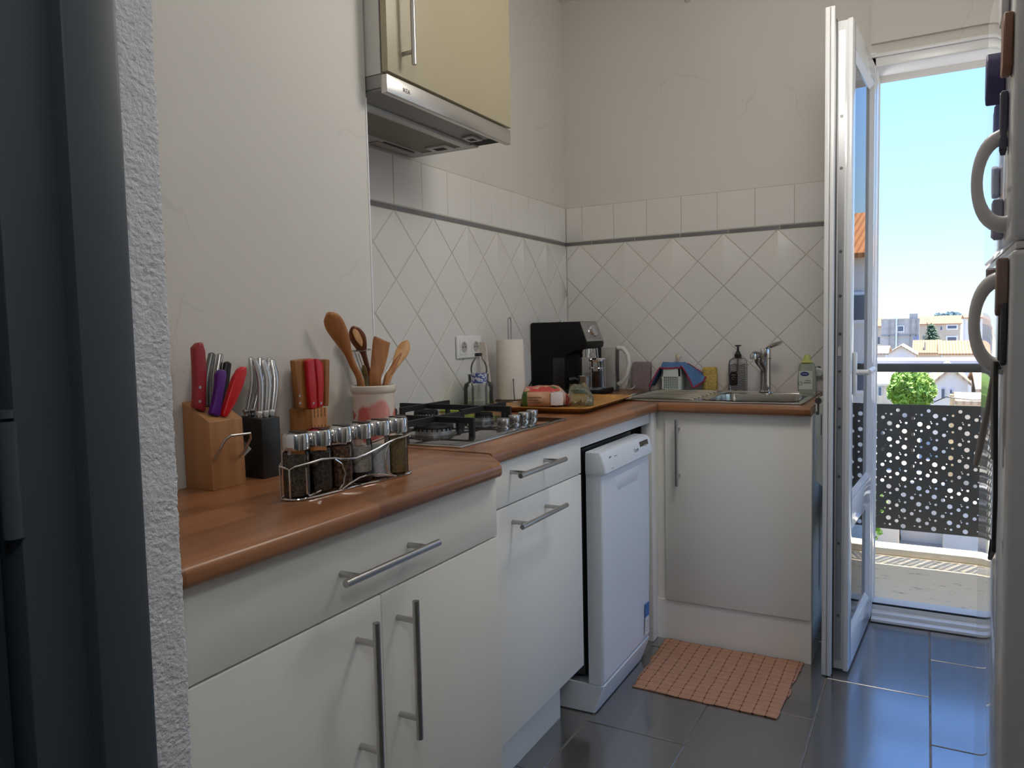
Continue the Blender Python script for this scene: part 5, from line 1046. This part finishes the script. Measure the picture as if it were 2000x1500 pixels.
def house(name, label, xa, xb, ya, yb, z_e, z_r, wall, roof, ridge='x', over=.35, wins=(), base=GZ, chim=None):
    """walls with a pitched roof; wins: (x0,x1,z0,z1) on the front wall"""
    h = Thing(name, label, 'building', ((xa+xb)/2, (ya+yb)/2, base))
    if ridge == 'x': gable = None; h.part('wall', MB().box(xa, xb, ya, yb, base, z_e), wall, 0)
    else: h.part('wall', MB().prism([(xa, base), (xb, base), (xb, z_e), ((xa+xb)/2, z_r), (xa, z_e)], ya, yb, 'y'), wall, 0)
    t_ = .22
    if z_r > z_e:
        if ridge == 'x':
            ym = (ya+yb)/2; s_ = (z_r-z_e)/(ym-ya)
            for y0, y1, za, zb in ((ya-over, ym, z_e-over*s_, z_r), (ym, yb+over, z_r, z_e-over*s_)):
                h.part('roof_slope', MB().add([(xa-over, y0, za), (xb+over, y0, za), (xb+over, y1, zb), (xa-over, y1, zb), (xa-over, y0, za+t_), (xb+over, y0, za+t_), (xb+over, y1, zb+t_), (xa-over, y1, zb+t_)], [(3,2,1,0),(4,5,6,7),(0,1,5,4),(1,2,6,5),(2,3,7,6),(3,0,4,7)]), roof, 0)
        else:
            xm = (xa+xb)/2; s_ = (z_r-z_e)/(xm-xa)
            for x0, x1, za, zb in ((xa-over, xm, z_e-over*s_, z_r), (xm, xb+over, z_r, z_e-over*s_)):
                h.part('roof_slope', MB().add([(x0, ya-over, za), (x1, ya-over, zb), (x1, yb+over, zb), (x0, yb+over, za), (x0, ya-over, za+t_), (x1, ya-over, zb+t_), (x1, yb+over, zb+t_), (x0, yb+over, za+t_)], [(3,2,1,0),(4,5,6,7),(0,1,5,4),(1,2,6,5),(2,3,7,6),(3,0,4,7)]), roof, 0)
    else: h.part('flat_roof', MB().box(xa-.1, xb+.1, ya-.1, yb+.1, z_e, z_e+.18), roof, 0)
    for w in wins:
        f = h.part('window', MB().box(w[0], w[1], ya-.10, ya+.05, w[2], w[3]), shut, 0); e = .12*(w[1]-w[0])
        child(h, 'pane', MB().box(w[0]+e, w[1]-e, ya-.13, ya-.09, w[2]+e, w[3]-e), winm, f, ang=0)
    if chim: h.part('chimney', MB().box(*chim), wall, 0)
    return h
def X(q, y): return px(q, 640, y=y).x
def Z(q, y, qx=1800): return px(qx, q, y=y).z
# far row, about 180 m away
y = 180
hb = house('apartment_block', 'bare grey concrete block with a roof stub on the skyline', X(1721, y), X(1795, y), y, y+14, Z(623, y), Z(623, y), greyw, greyw, wins=((X(1752, y), X(1766, y), Z(648, y), Z(635, y)),))
hb.part('roof_stub', MB().box(X(1776, y), X(1792, y), y+.2, y+4, Z(623, y), Z(612, y)), greyw, 0)
for q in (1736, 1751, 1777, 1788): hb.part('wall_rib', MB().box(X(q, y), X(q, y)+.18, y-.2, y+.1, Z(690, y), Z(624, y)), mat('rib_grey', (.30, .29, .27), .9), 0)
hb.part('wall_band', MB().box(X(1722, y), X(1794, y), y-.2, y+.1, Z(656, y), Z(654, y)), MATS['rib_grey'], 0)
hb.part('pipe', MB().cyl((X(1751, y), y-.3, Z(692, y)), (X(1751, y), y-.3, Z(617, y)), .15, n=8), shut)
hb.part('blue_patch', MB().box(X(1784, y), X(1795, y), y-.12, y+.1, Z(692, y), Z(655, y)), mat('blue_tarp', (.22, .25, .42), .8), 0)
y = 198
house('town_house', 'orange roofed house half hidden by the white door leaf', X(1690, y), X(1722, y), y, y+12, Z(636, y), Z(620, y), creamw, rf, wins=((X(1704, y), X(1708, y), Z(652, y), Z(640, y)), (X(1704, y), X(1708, y), Z(676, y), Z(660, y)), (X(1713, y), X(1720, y), Z(672, y), Z(656, y))))
y = 200
house('long_house', 'long peach house with a broad low tiled roof behind the cedar', X(1790, y), X(1876, y), y, y+16, Z(634, y), Z(619, y), creamw, rf, wins=((X(1819, y), X(1823, y), Z(646, y), Z(638, y)), (X(1836, y), X(1841, y), Z(646, y), Z(638, y)), (X(1802, y), X(1806, y), Z(662, y), Z(655, y)), (X(1848, y), X(1871, y), Z(645, y), Z(635, y)), (X(1848, y), X(1871, y), Z(668, y), Z(657, y))))
y = 170
house('white_house', 'plain white house at the edge of the skyline', X(1886, y), X(1925, y), y, y+12, Z(624, y), Z(618, y), whitew, rf, ridge='x', chim=(X(1897, y), X(1901, y), y+2, y+3.2, Z(624, y), Z(617, y)))
# middle rows of roofs
y = 118
house('gabled_house', 'low house with a white gable and thin tiled verge', X(1733, y), X(1788, y), y, y+12, Z(693, y), Z(677, y), whitew, rfp, ridge='y')
y = 133
house('tiled_house', 'orange tiled house beside the white gable', X(1787, y), X(1836, y), y, y+10, Z(690, y), Z(668, y), creamw, rf, ridge='x', chim=(X(1805, y), X(1809, y), y+1, y+2, Z(690, y), Z(668, y)))
y = 108
house('tiled_house', 'house with a wide ribbed tile roof in front of the skyline', X(1842, y), X(1960, y), y, y+12, Z(692, y), Z(671, y), whitew, rf, ridge='x', over=.5)
y = 100
house('low_house', 'low pale tiled house half hidden by the white door leaf', X(1670, y), X(1730, y), y, y+10, Z(692, y), Z(680, y), whitew, rfp, ridge='x')
y = 89.5
house('flat_warehouse', 'wide warehouse with a lilac grey flat roof', X(1640, y), X(1990, y), y, y+9, Z(708, y), Z(708, y), whitew, mat('lilac_roof', (.50, .47, .55), .7))
# near row
y = 74
house('beige_outbuilding', 'beige outbuilding with a sloping roof left of the round tree', X(1640, y), X(1745, y), y, y+14, Z(754, y), Z(722, y), mat('tan_render', (.55, .48, .36), .9, var=(1.5, .15)), mat('cement_roof', (.70, .62, .48), .9, var=(.8, .1)), over=.1, wins=((X(1716, y), X(1724, y), Z(775, y), Z(756, y)),))
y = 62
xa, xb = X(1826, y), X(1893, y)
hw = house('white_house', 'white gabled house with a large ribbed tile roof beside the round tree', xa, xb, y, y+12, Z(748, y), Z(722, y), whitew, rfp, ridge='y', over=.25, wins=((X(1840, y), X(1848, y), Z(778, y), Z(758, y)), (X(1857, y), X(1862, y), Z(768, y), Z(760, y))))
y = 60
house('side_wing', 'beige wing with a tiled roof joined to the white gabled house', X(1917, y), X(1998, y), y, y+12, Z(762, y), Z(730, y), creamw, rfp, ridge='x', over=.3)
y = 50
house('garden_shed', 'small tiled shed roof in front of the white gabled house', X(1872, y), X(1960, y), y, y+6, Z(788, y), Z(779, y), creamw, rfp, over=.1)
tag(MB().rbox(X(1858, y), X(1866, y), y, y+.5, GZ, Z(770, y), .03).build('chimney_stack', mat('ochre_brick', (.56, .40, .20), .9, var=(3, .2)), loc=(X(1862, y), y, GZ)), 'ochre chimney stack in front of the white gabled house', 'chimney')
tag(MB().tube([(X(1826, 48), 48, Z(785, 48)), (X(1850, 48), 48, Z(774, 48)), (X(1866, 48), 48, Z(776, 48)), (X(1900, 48), 48, Z(779, 48)), (X(1960, 48), 48, Z(777, 48))], .03, 6).build('overhead_cable', black, loc=(X(1850, 48), 48, Z(785, 48))), 'black overhead cable crossing in front of the white house', 'cable')
# gardens under the railing
for lab, a, b, y, ztop, mt_, nm in (('cream garden wall seen under the railing panel', 1690, 1760, 34, -5.9, creamw, 'garden_wall'), ('white garden wall seen under the railing panel', 1765, 1850, 36, -6.2, whitew, 'garden_wall'), ('grey low shed seen under the railing panel', 1850, 1990, 33, -6.4, greyw, 'garden_shed')):
    tag(MB().box(X(a, y), X(b, y), y, y+3, GZ, ztop).build(nm, mt_, ang=0, loc=(X((a+b)/2, y), y, GZ)), lab, 'wall' if 'wall' in nm else 'shed')
cr_ = Thing('parked_car', 'white car parked beside the beige outbuilding', 'car', (X(1715, 64), 64, GZ))
cz = Z(788, 64)
cr_.part('car_body', MB().rbox(X(1690, 64), X(1737, 64), 64, 65.7, GZ+.3, GZ+1.05, .2, 3), white_p); cr_.part('cabin', MB().prism([(X(1696, 64), GZ+1.0), (X(1731, 64), GZ+1.0), (X(1726, 64), GZ+1.55), (X(1703, 64), GZ+1.55)], 64.1, 65.6, 'y', .1, 2), winm)
for q in (1699, 1728): cr_.part('wheel', MB().cyl((X(q, 64), 63.95, GZ+.32), (X(q, 64), 64.2, GZ+.32), .32, n=16), black)
# trees
def foliage(c, rx, ry, rz, n, size, seed, fn=None):
    r_ = random.Random(seed); m = MB(); vs_, fs_ = [], []
    for i in range(n):
        d = Vector((r_.gauss(0, 1), r_.gauss(0, 1), r_.gauss(0, 1))).normalized(); k_ = r_.uniform(.62, 1.0)
        k_ *= 1+.16*noise.noise(d*2.6+Vector((seed, 0, 0))); p = Vector((c[0]+d.x*rx*k_, c[1]+d.y*ry*k_, c[2]+d.z*rz*k_))
        a = Vector((r_.gauss(0, 1), r_.gauss(0, 1), r_.gauss(0, 1))).normalized(); b = a.orthogonal().normalized(); s_ = size*r_.uniform(.6, 1.3)
        q = len(vs_); vs_ += [p-a*s_, p+b*s_*.55, p+a*s_, p-b*s_*.55]; fs_.append((q, q+1, q+2, q+3))
    return m.add(vs_, fs_)
leaf_m = mat('fresh_leaves', (.22, .36, .05), .6, var=(1.2, .4)); leaf_m.node_tree.nodes['Principled BSDF'].inputs['Transmission Weight'].default_value = 0
bark = mat('bark', (.12, .09, .06), .9)
y = 56; tx_ = X(1782, y); tz = Z(762, y); rx_ = (X(1829, y)-X(1737, y))/2
tr = Thing('round_tree', 'round bright green leafy tree in front of the white gabled house', 'tree', (tx_, y, GZ))
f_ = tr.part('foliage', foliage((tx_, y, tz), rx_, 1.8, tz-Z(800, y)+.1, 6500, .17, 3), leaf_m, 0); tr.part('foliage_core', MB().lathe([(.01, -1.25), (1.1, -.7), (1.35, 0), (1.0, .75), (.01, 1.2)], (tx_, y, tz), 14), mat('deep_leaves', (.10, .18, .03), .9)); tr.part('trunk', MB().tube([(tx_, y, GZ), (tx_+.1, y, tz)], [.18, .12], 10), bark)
y = 150; cx_ = X(1828, y)
ce = Thing('cedar_tree', 'dark drooping cedar standing among the tiled roofs', 'tree', (cx_, y, GZ)); m = MB(); r_ = random.Random(4); vs_, fs_ = [], []
for i in range(1500):
    h_ = r_.random(); z = Z(676, y)+(Z(629, y)-Z(676, y))*h_; rr_ = 2.1*(1-h_)**.8+.15; a = r_.uniform(0, 2*PI); s_ = r_.random()**.5; lay = math.floor(h_*7)/7
    p = Vector((cx_-.9*(1-h_)+1.0*h_*0+rr_*s_*math.cos(a)-1.2*h_*(h_-.3), y+rr_*s_*math.sin(a), Z(676, y)+(Z(629, y)-Z(676, y))*(lay+.10*r_.random()-.10*s_)))
    d = Vector((math.cos(a), math.sin(a), -.35))*.32; b = Vector((-math.sin(a), math.cos(a), 0))*.12; q = len(vs_); vs_ += [p-d, p+b, p+d, p-b]; fs_.append((q, q+1, q+2, q+3))
ce.part('foliage', m.add(vs_, fs_), mat('cedar_needles', (.14, .22, .12), .8), 0); ce.part('trunk', MB().tube([(cx_, y, GZ), (cx_-.9, y, Z(676, y)), (cx_-1.4, y, Z(629, y))], [.3, .2, .04], 8), bark)
for i, (q, w_, zt_) in enumerate(((1832, 7, 616), (1842, 6, 617), (1852, 5, 614), (1861, 6, 613), (1870, 6, 615))):
    y = 380+i*16
    p = Thing('pine_tree', 'far blue green umbrella pine on the hill', 'tree', (X(q, y), y, GZ), group='pines on the far hill')
    p.part('foliage', foliage((X(q, y), y, Z(zt_+3, y)), X(q+w_, y)-X(q, y), 3, Z(zt_-1, y)-Z(zt_+4, y), 260, .8, 20+i), mat('far_pine', (.16, .24, .26), .9), 0); p.part('trunk', MB().tube([(X(q, y), y, GZ), (X(q, y), y, Z(zt_+3, y))], .5, 6), bark)
struct(MB().lathe([(170, 0), (120, 7), (60, 10), (.1, 11)], (X(1855, 460)+6, 480, GZ), 40).build('hill', mat('hill_grass', (.40, .45, .28), .9, var=(.05, .2))), 'low green hill behind the town')
hd = Thing('hedge', 'green hedge seen under the railing panel', 'hedge', (X(1707, 30), 30, GZ)); hd.part('foliage', foliage((X(1707, 30), 30, -6.4), .55, .6, 1.1, 900, .10, 9), leaf_m, 0); hd.part('stem', MB().tube([(X(1707, 30), 30, GZ), (X(1707, 30), 30, -6.4)], .08, 6), bark)
# taller neighbour mirrored in the door glass
house('neighbour_block', 'tall white block with an orange tiled roof beside the balcony', 6.6, 16, 34, 44, 4.3, 6.6, whitew, rfo, ridge='x', over=.4, wins=((7.6, 8.8, 1.2, 2.6), (10, 11.2, 1.2, 2.6), (7.6, 8.8, -2, -.6), (10, 11.2, -2, -.6)))
